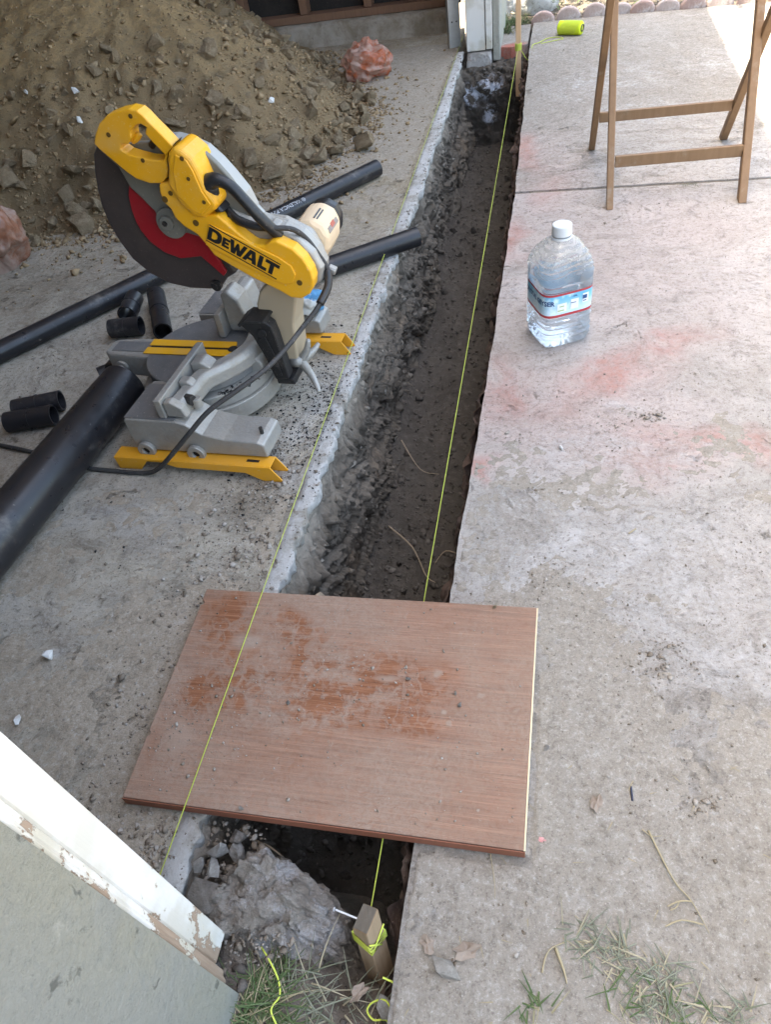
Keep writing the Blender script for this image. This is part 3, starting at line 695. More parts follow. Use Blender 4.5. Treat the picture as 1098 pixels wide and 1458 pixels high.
# black shavings under and behind the saw
P = np.concatenate([g.normal(0, (.055, .16), (900, 2)) + (-.545, 1.33), g.normal(0, (.09, .2), (420, 2)) + (-.66, 1.3), np.stack([g.uniform(-1.5, -.55, 260), g.uniform(.75, 1.8, 260)], -1)])
P = P[(P[:, 0] < -.485)]
crumbs('plastic_shavings', [(a, b, 0.007 if a > -.53 else .001) for a, b in P], np.minimum(.0055, .0013 + .0011 * g.exponential(1, len(P))), 7, M_BLKCHIP, flat=.4, base=(OCV, OCF))
Q = [(-.76 + .155 * math.cos(a) - .06 + g.normal(0, .008), 1.40 + .155 * math.sin(a) - .01 + g.normal(0, .008), .097) for a in g.uniform(-1.15, .7, 260)]
crumbs('plastic_shavings', Q, np.minimum(.006, .0014 + .0014 * g.exponential(1, len(Q))), 27, M_BLKCHIP, flat=.5, base=(HUV, HUF))
# trench bottom clods
def tz(x, y): return tf(x, y)[2]
P = [(x, y, tz(x, y)) for x, y in scatter(4200, -.47, -.16, .25, 4.15, lambda x, y: g.random() < (1.0 if y < 1.5 else .45))]
crumbs('trench_crumbs', P, np.minimum(.015, .0018 + .0022 * g.exponential(1, len(P))), 8, M_CRT, sink=.4)
DC = [rock_mesh('trench_clod', 80 + i, M_DAMP, k=12 + i) for i in range(6)]
for i in range(70):
    x = rnd.uniform(-.46, -.2); y = rnd.choice((rnd.uniform(.3, 1.1), rnd.uniform(.3, .9), rnd.uniform(.3, 3.9))); s = rnd.uniform(.008, .022)
    put_rock('trench_clod', DC[i % 6], (x, y, tz(x, y) + s * .4), s, (rnd.uniform(0, 6), rnd.uniform(0, 6), 0), 'dark damp clod lying on the trench bottom', 'clod', 'clods on the trench bottom')
put_rock('stone', rock_mesh('grey_stone', 3, M_STONE, k=15), (-.262, .93, tz(-.262, .93) + .012), .017, (0, .2, 1), 'small pale grey stone on the trench bottom just behind the board', 'stone')
P = [(x, float(np.interp(y, [4.14, 4.2, 4.4], [-.12, -.08, -.035])), 0) for x, y in []]
P = [(g.uniform(-.5, -.15), y, float(np.interp(y, [4.14, 4.2, 4.4], [-.125, -.085, -.035]))) for y in g.uniform(4.15, 4.38, 420)]
crumbs('rubble_crumbs', P, np.minimum(.020, .003 + .004 * g.exponential(1, len(P))), 9, M_CRT, base=(HUV, HUF))
# chips and clods standing in the left face
P = [lw(g.uniform(.35, 4.15), g.uniform(.02, .95) ** 1.5) for k in range(2600)]
crumbs('wall_chips', [(x - .003, y, z - .005) for x, y, z in P], np.minimum(.022, .003 + .004 * g.exponential(1, 2600)), 41, M_CRW, flat=.9, base=(HUV, HUF), sink=1)
P = [rw(g.uniform(.2, 4.2), g.uniform(.0, .9)) for k in range(1200)]
crumbs('wall_chips', [(x + .003, y, z - .005) for x, y, z in P], np.minimum(.014, .002 + .003 * g.exponential(1, 1200)), 42, M_CRR, flat=.9, base=(HUV, HUF), sink=1)
# roots hanging out of the trench faces
M_ROOT = simple('root', (.30, .23, .16), .9)
def twig(name, pts, r, label, cat, mat, group=None, rr=None):
    bm = bmesh.new(); q = smooth_path(pts, 5); tube(bm, q, r, 6, rr=[r * (1 - .75 * i / len(q)) for i in range(len(q))] if rr is None else rr)
    return tag(bm_ob(name, bm, mat, smooth=True), label, cat, group)
twig('root', [(-.46, .86, -.16), (-.445, .83, -.10), (-.452, .79, -.075)], .011, 'thick broken grey root end sticking out of the left trench face beside the board', 'root', M_ROOT)
twig('root', [(-.42, 1.30, -.40), (-.34, 1.22, -.39), (-.29, 1.13, -.395), (-.26, 1.10, -.385)], .003, 'thin brown root trailing across the trench bottom', 'root', M_ROOT)
twig('root', [(-.43, 1.62, -.36), (-.36, 1.52, -.385), (-.30, 1.50, -.385)], .0024, 'thin root curving on the trench bottom farther along', 'root', M_ROOT)
twig('root', [(-.17, 1.05, -.22), (-.215, 1.06, -.21), (-.24, 1.03, -.225)], .002, 'thin root poking from the right trench face', 'root', M_ROOT)
twig('root', [(-.47, .36, -.12), (-.43, .34, -.10), (-.40, .33, -.085), (-.375, .32, -.10)], .0035, 'pale bent root poking out under the near edge of the board', 'root', M_ROOT)

# ------------------------------------------------------------------ rubble at the near corner
bm = lump('boulder', 3, None, 6, .30, 1.4)
for v in bm.verts:
    p = v.co.copy()
    v.co = Vector((p.x * .088, p.y * .066, p.z * .090)); v.co.z = min(v.co.z, .062 + .02 * noise.noise(p * 2.2)) - .25 * max(0, .01 - v.co.y) * 1.6; v.co.y += .03 * p.z * 0
    v.co += Vector([fbm(p * 5 + Vector((k * 9, 0, 0)), 3) for k in range(3)]) * .006
    cv = noise.voronoi(p * 3.2)[0]; v.co += p.normalized() * (.0045 * (cv[1] - cv[0]) - .002) + Vector((0, 0, 1)) * .0012 * fbm(p * 26, 3)
    if p.x > .2: v.co.x += (p.x - .2) * .035; v.co.z -= (p.x - .2) * .06; v.co.y -= (p.x - .2) * .03
M_BOUL = NT('limed concrete lump', .95, .15); t = M_BOUL
p = t.warp(20, .03); n_ = t.noise(20, 8, .72, p); n2_ = t.noise(75, 6, .75)
c = t.mix(t.step(n_, .36, .62), (.235, .20, .165), (.35, .315, .275)); c = t.mix(t.mul(t.step(t.noise(14, 10, .8, p), .49, .61), .75), c, (.47, .455, .455))
c = t.mix(t.step(n2_, .50, .68, 0, .7), c, (.17, .145, .115)); dz = t.step(t.math('ADD', t.xyz()[2], t.mul(t.noise(22, 8, .7), .07)), .055, -.01); c = t.mix(t.mul(dz, .85), c, (.19, .158, .122)); t.col(c); b = t.bump(n2_, 1.0, .012); t.bump(n_, .8, .02, b); M_BOUL = t.m
o = bm_ob('concrete_lump', bm, M_BOUL, smooth=True); o.location = (-.365, .235, -.055); tag(o, 'large rounded lump of limed concrete at the near end of the trench', 'concrete lump')
RB = [rock_mesh('rubble', 120 + i, M_STONE, k=14 + i) for i in range(5)]
M_GREYR = mat_clod('grey-brown rubble', (.25, .22, .19), (.30, .27, .235), (.36, .33, .30))
RG = [rock_mesh('rubble', 140 + i, M_GREYR, k=14 + i) for i in range(4)]
for i, (x, y, z, s, me, lab) in enumerate([
    (-.447, .232, -.02, .036, RG[0], 'biggest grey-brown broken stone between the plaster strip and the concrete lump'), (-.447, .268, -.005, .020, RB[0], 'whitish angular stone beside the plaster strip end'),
    (-.452, .295, -.012, .018, RB[1], 'pale stone against the plaster strip under the board edge'), (-.432, .318, -.02, .016, RG[1], 'grey stone tucked under the near board edge'),
    (-.428, .300, -.03, .020, RB[2], 'pale lump above the root by the board edge'), (-.470, .268, -.006, .012, RB[3], 'smallest white chip by the plaster strip'),
    (-.405, .300, -.045, .016, RG[2], 'grey stone at the top of the concrete lump'), (-.425, .186, -.03, .018, RG[3], 'grey stone half hidden behind the wall trim foot'),
    (-.392, .190, -.035, .014, RB[4], 'pale pebble at the foot of the white trim'), (-.41, .212, -.02, .013, RG[1], 'pebble between the biggest stone and the trim')]):
    put_rock('rubble_stone', me, (x, y, z), s, (i * 1.3, i * .7, i * 2.1), lab, 'stone')
P = [(x, y, float(np.interp(y, [.1, .2, .34], [-.04, -.04, -.02])) - .01) for x, y in zip(g.uniform(-.49, -.39, 420), g.uniform(.15, .34, 420))]
crumbs('rubble_crumbs', P, np.minimum(.009, .0015 + .002 * g.exponential(1, len(P))), 10, M_CRF)
P = [(x, y, 0) for x, y in zip(g.normal(-.545, .02, 260), g.uniform(.2, .335, 260)) if x < -.525]
crumbs('floor_crumbs', P, np.minimum(.0075, .0012 + .0016 * g.exponential(1, len(P))), 11, M_CRF)
P = [(x, y, ns(x, y)[2] - .002) for x, y in zip(g.uniform(-.42, -.14, 500), g.uniform(-.1, .26, 500))]
crumbs('soil_crumbs', P, np.minimum(.010, .0015 + .002 * g.exponential(1, len(P))), 12, M_CRT)
P = []
for k in range(420):
    a, r = g.uniform(0, 6.28), g.uniform(.3, 1.05); x, y = -.365 + .10 * r * math.cos(a), .215 + .075 * r * math.sin(a); P.append((x, y, max(ns(x, y)[2], -.055 + .062 * math.sqrt(max(0, 1 - r * r * .9)) - .02) if y < .2 else ns(x, y)[2]))
crumbs('soil_crumbs', [q for q in P if q[2] > -.12], np.minimum(.008, .0015 + .002 * g.exponential(1, len([q for q in P if q[2] > -.12]))), 44, M_CRF, base=(HUV, HUF))
# odd stones lying on patio and floor
PALE = rock_mesh('pebble', 31, mat_clod('pale tan stone', (.46, .415, .36), (.52, .475, .42), (.58, .54, .49)), k=15)
for i, (x, y, s, me, lab) in enumerate([(-.098, .192, .021, PALE, 'pale fist-shaped stone on the patio edge right of the wooden stake'), (.036, 1.184, .009, PLC[0], 'small white pebble alone on the patio below the water bottle'),
    (-.891, .579, .016, PLC[1], 'flat white chip on the garage floor left of the board'), (-.879, .452, .013, PLC[0], 'small white chip on the floor nearest the white trim'), (.018, .50, .007, RG[2], 'small brown pebble on the patio beside the right board edge'),
    (-.17, .145, .016, RB[4], 'whitish stone by the yellow string loop near the stake')]):
    put_rock('pebble', me, (x, y, s * .4 - (.03 if x < -.165 and y < .2 else 0)), s, (i, 0, i * 1.7), lab, 'stone')
# leaf litter, straw and grass
M_STRAW = simple('dry straw', (.32, .265, .165), .85); M_LEAF = simple('dead leaf', (.24, .19, .15), .9, bump=.3)
def blade(bm, base, d, L, w, droop, k=5):
    d = Vector(d).normalized(); s = Vector((-d.y, d.x, 0)).normalized() if abs(d.z) < .98 else Vector((1, 0, 0)); prev = None
    for i in range(k + 1):
        t = i / k; p = Vector(base) + d * L * t + Vector((d.x, d.y, 0)) * droop * L * t * t - Vector((0, 0, droop * L * t * t))
        q = w * (1 - t ** 1.6) + .0002; c = (bm.verts.new(p - s * q), bm.verts.new(p + Vector((0, 0, -q * .5))), bm.verts.new(p + s * q))
        if prev:
            bm.faces.new((prev[0], c[0], c[1], prev[1])); bm.faces.new((prev[1], c[1], c[2], prev[2]))
        prev = c
def mat_grass(name, a, b, c_):
    t = NT(name, .75, .25); r = t.island(); c = t.mix(t.step(r, 0, .7), a, b); c = t.mix(t.step(r, .72, .78), c, c_); t.col(c); return t.m
M_GRASS = mat_grass('green grass', (.055, .09, .03), (.10, .13, .055), (.27, .235, .145))
M_GRASSD = mat_grass('greyed grass', (.13, .14, .095), (.20, .205, .15), (.30, .265, .18))
def tuft(pts, nb, Ls, spread, lab, mat=M_GRASS, up=(.25, 1.0), group=None, wd=1.0):
    bm = bmesh.new()
    for i in range(nb):
        x, y, z = pts[i % len(pts)]; a = rnd.uniform(0, 6.28); L = rnd.uniform(*Ls)
        blade(bm, (x + rnd.gauss(0, spread), y + rnd.gauss(0, spread), z), (math.cos(a), math.sin(a), rnd.uniform(*up)), L, wd * rnd.uniform(.0005, .0011), rnd.uniform(.1, .8))
    return tag(bm_ob('grass_tuft', bm, mat), lab, 'grass', group)
def onsoil(L): return [(x, y, ns(x, y)[2]) for x, y in L]
tuft(onsoil([(-.355, .135), (-.345, .11), (-.335, .15), (-.35, .085), (-.325, .125)]), 260, (.02, .06), .009, 'green grass tuft growing at the foot of the white trim')
tuft(onsoil([(-.33, .08), (-.31, .095), (-.345, .06), (-.30, .11)]), 170, (.018, .05), .013, 'green grass tuft at the stucco wall foot left of the yellow string tail')
tuft(onsoil([(-.25, .13), (-.215, .145), (-.19, .13)]), 60, (.02, .05), .012, 'sparse greyed grass tuft in front of the wooden stake', M_GRASSD)
tuft(onsoil([(-.285, .16), (-.275, .13), (-.30, .145)]), 36, (.03, .07), .010, 'loose weedy tuft between the concrete lump and the stake', M_GRASSD)
tuft([(.06, .243, .005), (.09, .235, .005), (.12, .245, .005), (.15, .225, .005), (.13, .20, .005), (.17, .205, .005), (.19, .19, .005)], 170, (.014, .042), .013, 'flattened greyed grass runner on the patio at the bottom right', M_GRASSD, (.0, .35))
tuft([(.14, .215, .005), (.165, .195, .005), (.12, .185, .005), (.19, .20, .005)], 28, (.014, .036), .012, 'short green grass tuft growing through the flattened runner', M_GRASS, (.05, .5))
tuft([(.012, .175, .005), (.0, .165, .005), (.022, .18, .005)], 20, (.012, .03), .006, 'small green grass sprig at the bottom edge right of the stake', M_GRASS, (.1, .6))
tuft([(.25, .20, .005), (.24, .185, .005)], 30, (.012, .03), .006, 'small grass sprig at the bottom right corner', M_GRASSD, (.1, .6))
tuft([(-.25, 4.80, -.04), (-.28, 4.76, -.03), (-.23, 4.86, -.04), (-.27, 4.78, -.03), (-.2, 4.82, -.04), (-.29, 4.60, -.01)], 420, (.04, .15), .03, 'tall green weeds behind the white corner post', up=(.8, 2.2), wd=3.2)
tuft([(.43, 2.488, .0), (.45, 2.487, .0), (.41, 2.489, 0)], 26, (.01, .022), .008, 'tiny weeds in the patio joint behind the folding stand leg', M_GRASSD, (.4, 1))
def litter(n, x0, x1, y0, y1, zf, seed, name, mat, Ls):
    bm = bmesh.new(); q = random.Random(seed)
    for i in range(n):
        x, y = q.uniform(x0, x1), q.uniform(y0, y1)
        if x < -.165 and y > .16: continue
        a = q.uniform(0, 6.28); blade(bm, (x, y, zf(x, y) + .002), (math.cos(a), math.sin(a), q.uniform(-.02, .12)), q.uniform(*Ls), q.uniform(.0003, .0006), .02, 3)
    return bm_ob(name, bm, mat, kind='stuff')
litter(40, -.15, .35, .12, .5, lambda x, y: 0.001, 3, 'straw_litter', M_STRAW, (.006, .02))
litter(90, -.36, -.14, .0, .2, lambda x, y: ns(x, y)[2] + .004, 4, 'straw_litter', M_GRASSD, (.012, .035))
def straw(pts, r, lab, mat=M_STRAW): return twig('straw', pts, r, lab, 'straw', mat)
s0 = straw([(.158, .395, .006), (.185, .335, .007), (.205, .312, .006), (.222, .278, .006)], .0016, 'long branching dry straw stem on the patio at lower right')
for pts in ([(.205, .312, .006), (.19, .31, .007), (.175, .302, .006)], [(.216, .287, .006), (.19, .288, .007), (.17, .278, .006)], [(.19, .31, .006), (.185, .302, .006), (.178, .298, .006)]):
    bm = bmesh.new(); tube(bm, smooth_path(pts, 4), .0010, 5); bm_ob('side_stem', bm, M_STRAW, s0)
straw([(.15, .395, .006), (.162, .388, .006), (.176, .39, .006)], .0010, 'short forked yellow straw above the long straw stem')
straw([(.036, .235, .006), (.046, .212, .007), (.05, .198, .006)], .0024, 'thick split straw stub left of the grass runner')
straw([(.02, .205, .006), (.028, .23, .009), (.055, .246, .0011), (.075, .245, .007)], .0013, 'dry curved runner stem left end of the grass runner')
straw([(-.055, .345, .006), (-.045, .30, .007), (-.043, .28, .006)], .0008, 'thin straw lying below the near right board corner')
twig('nail', [(.162, .945, .003), (.175, .957, .004)], .0016, 'small pale nail-like sliver on the patio below the bottle', 'nail', M_STRAW, rr=[.0016] * 6)
twig('plastic_sliver', [(.139, .455, .003), (.140, .435, .003)], .0016, 'short dark blue plastic sliver on the patio right of the board', 'sliver', simple('dark blue plastic', (.03, .035, .06), .5), rr=[.0016] * 6)
def leaf(loc, s, rot, lab, seed, mat=M_LEAF):
    bm = bmesh.new(); n = 12
    ring = []
    for k in range(n):
        a = k / n * 6.283; r = s * (1 + .22 * math.sin(a * 5 + seed) + .12 * math.sin(a * 3 + 2 * seed)); ring.append(Vector((r * math.cos(a) * 1.3, r * math.sin(a) * .8, s * .28 * math.sin(a * 2 + seed) + s * .15)))
    c = bm.verts.new((0, 0, s * .12)); rv = [bm.verts.new(p) for p in ring]; mv = [bm.verts.new(p * .55 + Vector((0, 0, s * .12 * math.sin(seed + k * 2)))) for k, p in enumerate(ring)]
    for k in range(n):
        bm.faces.new((c, mv[k], mv[(k + 1) % n])); bm.faces.new((mv[k], rv[k], rv[(k + 1) % n], mv[(k + 1) % n]))
    o = bm_ob('dead_leaf', bm, mat); so = o.modifiers.new('thick', 'SOLIDIFY'); so.thickness = .0008
    o.location = loc; o.rotation_euler = (0, 0, rot); return tag(o, lab, 'leaf')
leaf((-.075, .215, .004), .013, .4, 'curled brown leaf on the patio above the pale fist-shaped stone', 1)
leaf((.09, .425, .003), .010, 1.2, 'ragged dead leaf scrap on the patio right of the board', 2)
leaf((-.125, .215, .003), .010, 2.2, 'dead leaf scrap on the patio edge nearest the wooden stake', 3)
leaf((.016, .365, .003), .004, .2, 'tiny pink scrap on the patio by the board corner', 4, simple('pink scrap', (.5, .25, .24), .8))
leaf((-.21, .155, -.03), .010, .9, 'curled dead leaf in the soil below the stake', 5)
# ------------------------------------------------------------------ board over the trench
def mat_board():
    t = NT('red-brown wood laminate', .42, .35)
    p = t.warp(1.5, .02); gr = t.noise(11, 9, .72, t.sc(.5, 16, 1, p)); g2 = t.noise(30, 6, .7, t.sc(.35, 22, 1, p))
    c = t.mix(t.step(gr, .30, .70), (.152, .058, .027), (.235, .103, .056)); c = t.mix(t.mul(t.step(g2, .52, .64), .75), c, (.33, .165, .10)); c = t.mix(t.mul(t.step(g2, .45, .34), .75), c, (.085, .034, .02))
    q = t.warp(16, .03); q2 = t.warp(40, .012, q)
    film = t.step(t.noise(3.0, 6, .6, q), .30, .62, .25, .62)                      # thin film of dust all over
    wiped = t.blobs(q, [(-.25, .56, .16, .045, -.12, .95), (-.33, .52, .07, .05, 0, .8), (-.20, .60, .14, .05, 0, .7), (-.38, .60, .06, .07, .6, .75), (-.56, .70, .05, .05, 0, .85), (-.52, .62, .05, .06, .4, .6), (-.55, .53, .06, .04, .6, .75), (-.43, .69, .06, .025, -.5, .6), (-.47, .50, .05, .03, 0, .4), (-.18, .50, .13, .04, -.1, .6), (-.60, .42, .02, .06, 0, .5), (-.03, .43, .05, .1, 0, .3), (-.07, .62, .05, .12, 0, .25)], .0)
    smear = t.noise(20, 7, .7, t.sc(.9, 1.1, 1, q2)); brk = t.step(smear, .40, .56)
    tw = t.noise(48, 8, .76, q2); tv = t.step(t.vor(34, t.warp(30, .03), 'DISTANCE_TO_EDGE'), .10, .02)
    tread = t.mul(t.blobs(q, [(-.55, .66, .09, .12, .2), (-.50, .55, .13, .10, .4), (-.42, .66, .12, .06, -.4), (-.33, .58, .14, .09, .3), (-.22, .57, .17, .08, -.2), (-.2, .52, .12, .05, -.1), (-.3, .55, .22, .10, -.05), (-.56, .52, .07, .08, 0)], .1), t.mul(t.step(tw, .38, .58), t.inv(t.mul(tv, .8))))
    d = t.mx(t.mul(film, t.inv(t.mul(wiped, .85))), t.mul(t.mul(brk, .72), t.blobs(q, [(-.36, .56, .30, .17, .1, .9), (-.5, .46, .13, .12, 0, .8)], .3)))
    d = t.math('SUBTRACT', d, t.mul(t.mul(wiped, t.inv(brk)), .18), True)
    d = t.math('SUBTRACT', d, t.mul(tread, .55), True)
    scr = t.step(t.noise(40, 5, .7, t.sc(.25, 9, 1, q2)), .57, .66); d = t.mul(d, t.inv(t.mul(scr, .55))); fg = t.noise(150, 7, .8, q2); d = t.mul(d, t.step(fg, .32, .60, .55, 1.25)); spots = t.step(t.noise(55, 6, .75, q), .60, .66); d = t.mx(d, t.mul(spots, .7))
    blot = t.blobs(q2, [(-.085, .565, .018, .009, 0, .8), (-.16, .60, .012, .01, 0, .7), (-.14, .53, .008, .008, 0, .9), (-.13, .51, .007, .008, 0, .8), (-.24, .585, .03, .012, .2, .6), (-.30, .57, .03, .014, 0, .6), (-.5, .63, .05, .03, 0, .8), (-.56, .44, .05, .07, .3, .7), (-.07, .38, .006, .006, 0, 1.0)], .2)
    d = t.mx(d, blot)
    c = t.mix(d, c, t.mix(t.noise(60, 5, .7), (.24, .178, .132), (.32, .255, .205)))
    t.col(c); t.rough(t.step(d, .1, .6, .33, .9)); b = t.bump(gr, .10, .002); t.bump(t.mul(d, t.noise(90, 6, .7)), .5, .003, b)
    return t.m
M_BOARD = mat_board()
M_EDGE = NT('board front edge', .6, .3); t = M_EDGE; t.col(t.mix(t.noise(20, 6, .7, t.sc(1, 20, 20)), (.15, .05, .027), (.22, .085, .05))); M_EDGE = t.m
M_RAW = simple('raw chipboard', (.66, .52, .34), .9, bump=.5)
bd = thing('cover_board', 'red-brown wood-grained board dusted with dirt lying across the trench', 'board', (0, 0, 0))
bm = bmesh.new()
oL = [(-.6145, .3385), (-.0085, .3395), (-.0035, .7435), (-.622, .7385), (-.6212, .712), (-.6165, .710), (-.6155, .704), (-.6205, .701), (-.6175, .448), (-.6135, .446), (-.613, .441), (-.6172, .438)]
prism(bm, oL, .0065, .0255, 'z'); bm_ob('panel', bm, M_BOARD, bd, bevel=.0012)
bm = bmesh.new(); prism(bm, [(-.6148, .3357), (-.0060, .3367), (-.0062, .3384), (-.6146, .3374)], .0063, .0256, 'z'); bm_ob('front_edging', bm, M_EDGE, bd, bevel=.0006)
bm = bmesh.new(); prism(bm, [(-.0083, .3396), (-.0058, .3396), (-.0008, .7434), (-.0033, .7434)], .0063, .0250, 'z'); bm_ob('raw_edge', bm, M_RAW, bd, bevel=.0005)
P = [(x, y, .0255) for x, y in zip(g.normal(-.55, .05, 260), g.normal(.46, .07, 260)) if -.61 < x < -.02 and .35 < y < .73] + [(x, y, .0255) for x, y in zip(g.uniform(-.60, -.02, 330), g.uniform(.35, .73, 330))] + [(x, y, .0255) for x, y in zip(g.normal(-.3, .1, 160), g.normal(.57, .06, 160)) if y < .73]
crumbs('board_crumbs', P, np.minimum(.0042, .0007 + .0006 * g.exponential(1, len(P))), 21, M_CRF, sink=.3)
for i, (x, y, s, lab) in enumerate([(-.205, .583, .0050, 'tan pebble near the middle of the board'), (-.115, .545, .0058, 'grey clod right of centre on the board'), (-.42, .345, .0055, 'tan pebble by the near edge of the board'), (-.395, .52, .0045, 'small grey pebble on the left middle of the board'), (-.075, .735, .007, 'brown crumb at the far right edge of the board'), (-.125, .565, .0045, 'grey crumb above the clod on the board')]):
    put_rock('pebble', (RG if i != 4 else CL)[i % 4], (x, y, .0255 + s * .4), s, (i, i * .5, i), lab, 'stone')

# ------------------------------------------------------------------ mason's line, stakes, spool
M_LINE = simple('yellow-green mason line', (.50, .56, .10), .8, .1, var=.1, nsc=400)
M_SPOOL = simple('wound yellow-green line', (.58, .70, .035), .7, .2, var=.12, nsc=120)
def line(name, pts, r, lab, smooth=True, parent=None):
    bm = bmesh.new(); tube(bm, smooth_path(pts, 7) if smooth else pts, r, 6)
    o = bm_ob(name, bm, M_LINE, parent, smooth=True)
    return tag(o, lab, 'string') if parent is None else o
line('string', [(-.515, 4.55, .012), (-.5075, 2.4, .026), (-.5075, .195, .0285)], .00085, 'taut yellow-green string running over the white plaster edge and the board', False)
line('string', [(-.1945, 4.085, .046), (-.204, 2.2, -.004), (-.2115, .226, -.022)], .0009, 'taut yellow-green string running down the middle of the trench between the two stakes', False)
M_STAKE = NT('weathered stake wood', .85, .2); t = M_STAKE
_p = t.sc(40, 40, 3); t.col(t.mix(t.noise(3, 6, .6, _p), (.20, .135, .08), (.34, .25, .16))); t.bump(t.noise(4, 6, .6, _p), .4, .003); M_STAKE = t.m
M_SAWN = simple('sawn grey end grain', (.20, .18, .155), .95, bump=.6)
M_DOWEL = NT('pale new stake wood', .8, .2); t = M_DOWEL; t.col(t.mix(t.noise(3, 6, .6, t.sc(40, 40, 3)), (.50, .31, .17), (.62, .42, .26))); M_DOWEL = t.m
ns_ = thing('wooden_stake', 'short square wooden stake with a nail and wound string at the near trench end', 'stake', (-.197, .1874, -.13))
_ax = Vector((-.2072, .2293, .04)) - Vector((-.1970, .1874, -.13)); ns_.rotation_euler = (Vector((0, 0, 1)).rotation_difference(_ax).to_matrix() @ Matrix.Rotation(R(-30), 3, 'Z')).to_euler()
bm = bmesh.new(); box(bm, -.0155, .0155, -.0135, .0135, -.05, .165)
for v in bm.verts:
    if v.co.z > .1: v.co.z += .010 * (v.co.x / .0155) + .012 * (v.co.y / .0135)
bm_ob('shaft', bm, M_STAKE, ns_, bevel=.0015)
bm = bmesh.new(); vv = [bm.verts.new((x, y, .1655 + .010 * (x / .0155) + .012 * (y / .0135))) for x, y in ((-.0142, -.0122), (.0142, -.0122), (.0142, .0122), (-.0142, .0122))]
uu = [bm.verts.new(v.co + Vector((0, 0, .0008))) for v in vv]; bm.faces.new(uu)
for i in range(4): bm.faces.new((vv[i], vv[(i + 1) % 4], uu[(i + 1) % 4], uu[i]))
bm_ob('sawn_top', bm, M_SAWN, ns_)
M_NAIL = simple('bright nail', (.75, .75, .78), .35, .5, .6)
bm = bmesh.new(); cyl(bm, (-.010, -.0, .150), (-1, -.35, .10), .0013, .038, 8); cyl(bm, (-.047, -.013, .1537), (-1, -.35, .1), .0028, .0012, 10); bm_ob('nail', bm, M_NAIL, ns_)
wr = line('string', [], .001, '') if False else None
bm = bmesh.new()
for k in range(5):
    z = .118 + .0034 * k; h = .0168; hy = .0148
    q = [(-h, -hy, z), (h, -hy, z + .004 * (k % 2)), (h, hy, z + .003), (-h, hy, z + .001), (-h, -hy, z + .0034)]
    tube(bm, q, .0012, 6)
tube(bm, [(.0168, -.0148, .118), (.0168, .0, .134), (.0168, .0148, .15)], .0012, 6); tube(bm, [(.0168, .004, .116), (.0172, -.0148, .142)], .0012, 6)
bm_ob('string_wrap', bm, M_LINE, ns_, smooth=True)
line('string_tail', [(-.178, .172, -.005), (-.160, .168, -.012), (-.150, .156, -.014), (-.148, .142, -.012), (-.156, .136, -.006), (-.172, .150, -.016), (-.190, .147, -.028), (-.196, .138, -.034), (-.186, .130, -.034), (-.170, .132, -.032), (-.165, .122, -.034), (-.17, .10, -.035)], .0013, 'loose yellow-green string tail curling on the ground below the near stake')
line('string_tail', [(-.355, .186, -.03), (-.335, .170, -.02), (-.318, .152, -.02), (-.312, .135, -.025), (-.318, .118, -.022), (-.305, .100, -.025), (-.298, .07, -.03)], .0013, 'loose yellow-green string end lying in the grass at the foot of the white trim')
fs = thing('wooden_stake', 'tall thin pale wooden stake at the far trench end with string tied round', 'stake', (-.194, 4.09, -.12))
bm = bmesh.new(); box(bm, -.0125, .0125, -.009, .009, -.05, .98); bm_ob('shaft', bm, M_DOWEL, fs, bevel=.001)
bm = bmesh.new()
for k in range(6): z = .155 + .005 * k; tube(bm, [(-.0145, -.011, z), (.0145, -.011, z + .003), (.0145, .011, z + .001), (-.0145, .011, z + .002), (-.0145, -.011, z + .005)], .0022, 6)
bm_ob('string_wrap', bm, M_LINE, fs, smooth=True)
line('string_tail', [(-.178, 4.085, .03), (-.150, 4.12, -.02), (-.135, 4.19, -.005), (-.130, 4.27, .006), (-.10, 4.30, .006), (-.06, 4.36, .006), (-.01, 4.37, .005), (.02, 4.33, .005), (-.03, 4.31, .005), (-.09, 4.285, .005)], .0018, 'loose yellow-green string running from the far stake onto the patio beside the spool')
sp = thing('string_spool', 'spool of bright yellow-green string lying on its side on the patio', 'spool', (.055, 4.40, .033), R(-24))
bm = bmesh.new()
pr = []
for i in range(37):
    x = -.062 + .124 * i / 36; pr.append((x, .0305 + .0012 * math.sin(i * 2.3) - (.004 if i in (0, 36) else 0)))
tube(bm, [(x, 0, 0) for x, r in pr], .03, 28, rr=[r for x, r in pr]); bm_ob('winding', bm, M_SPOOL, sp, smooth=True)
bm = bmesh.new(); hollow(bm, (-.068, 0, 0), (.068, 0, 0), .0165, .0145, 20); bm_ob('core', bm, simple('cardboard core', (.12, .10, .08), .9), sp)
bm = bmesh.new()
for k in range(16):
    a = k * .9; x = -.05 + .006 * k; tube(bm, [Vector((x + .02 * math.sin(j * .39 + a), .0318 * math.cos(j * .39 + a), .0318 * math.sin(j * .39 + a))) for j in range(17)], .0011, 5)
bm_ob('loose_turns', bm, M_LINE, sp, smooth=True)

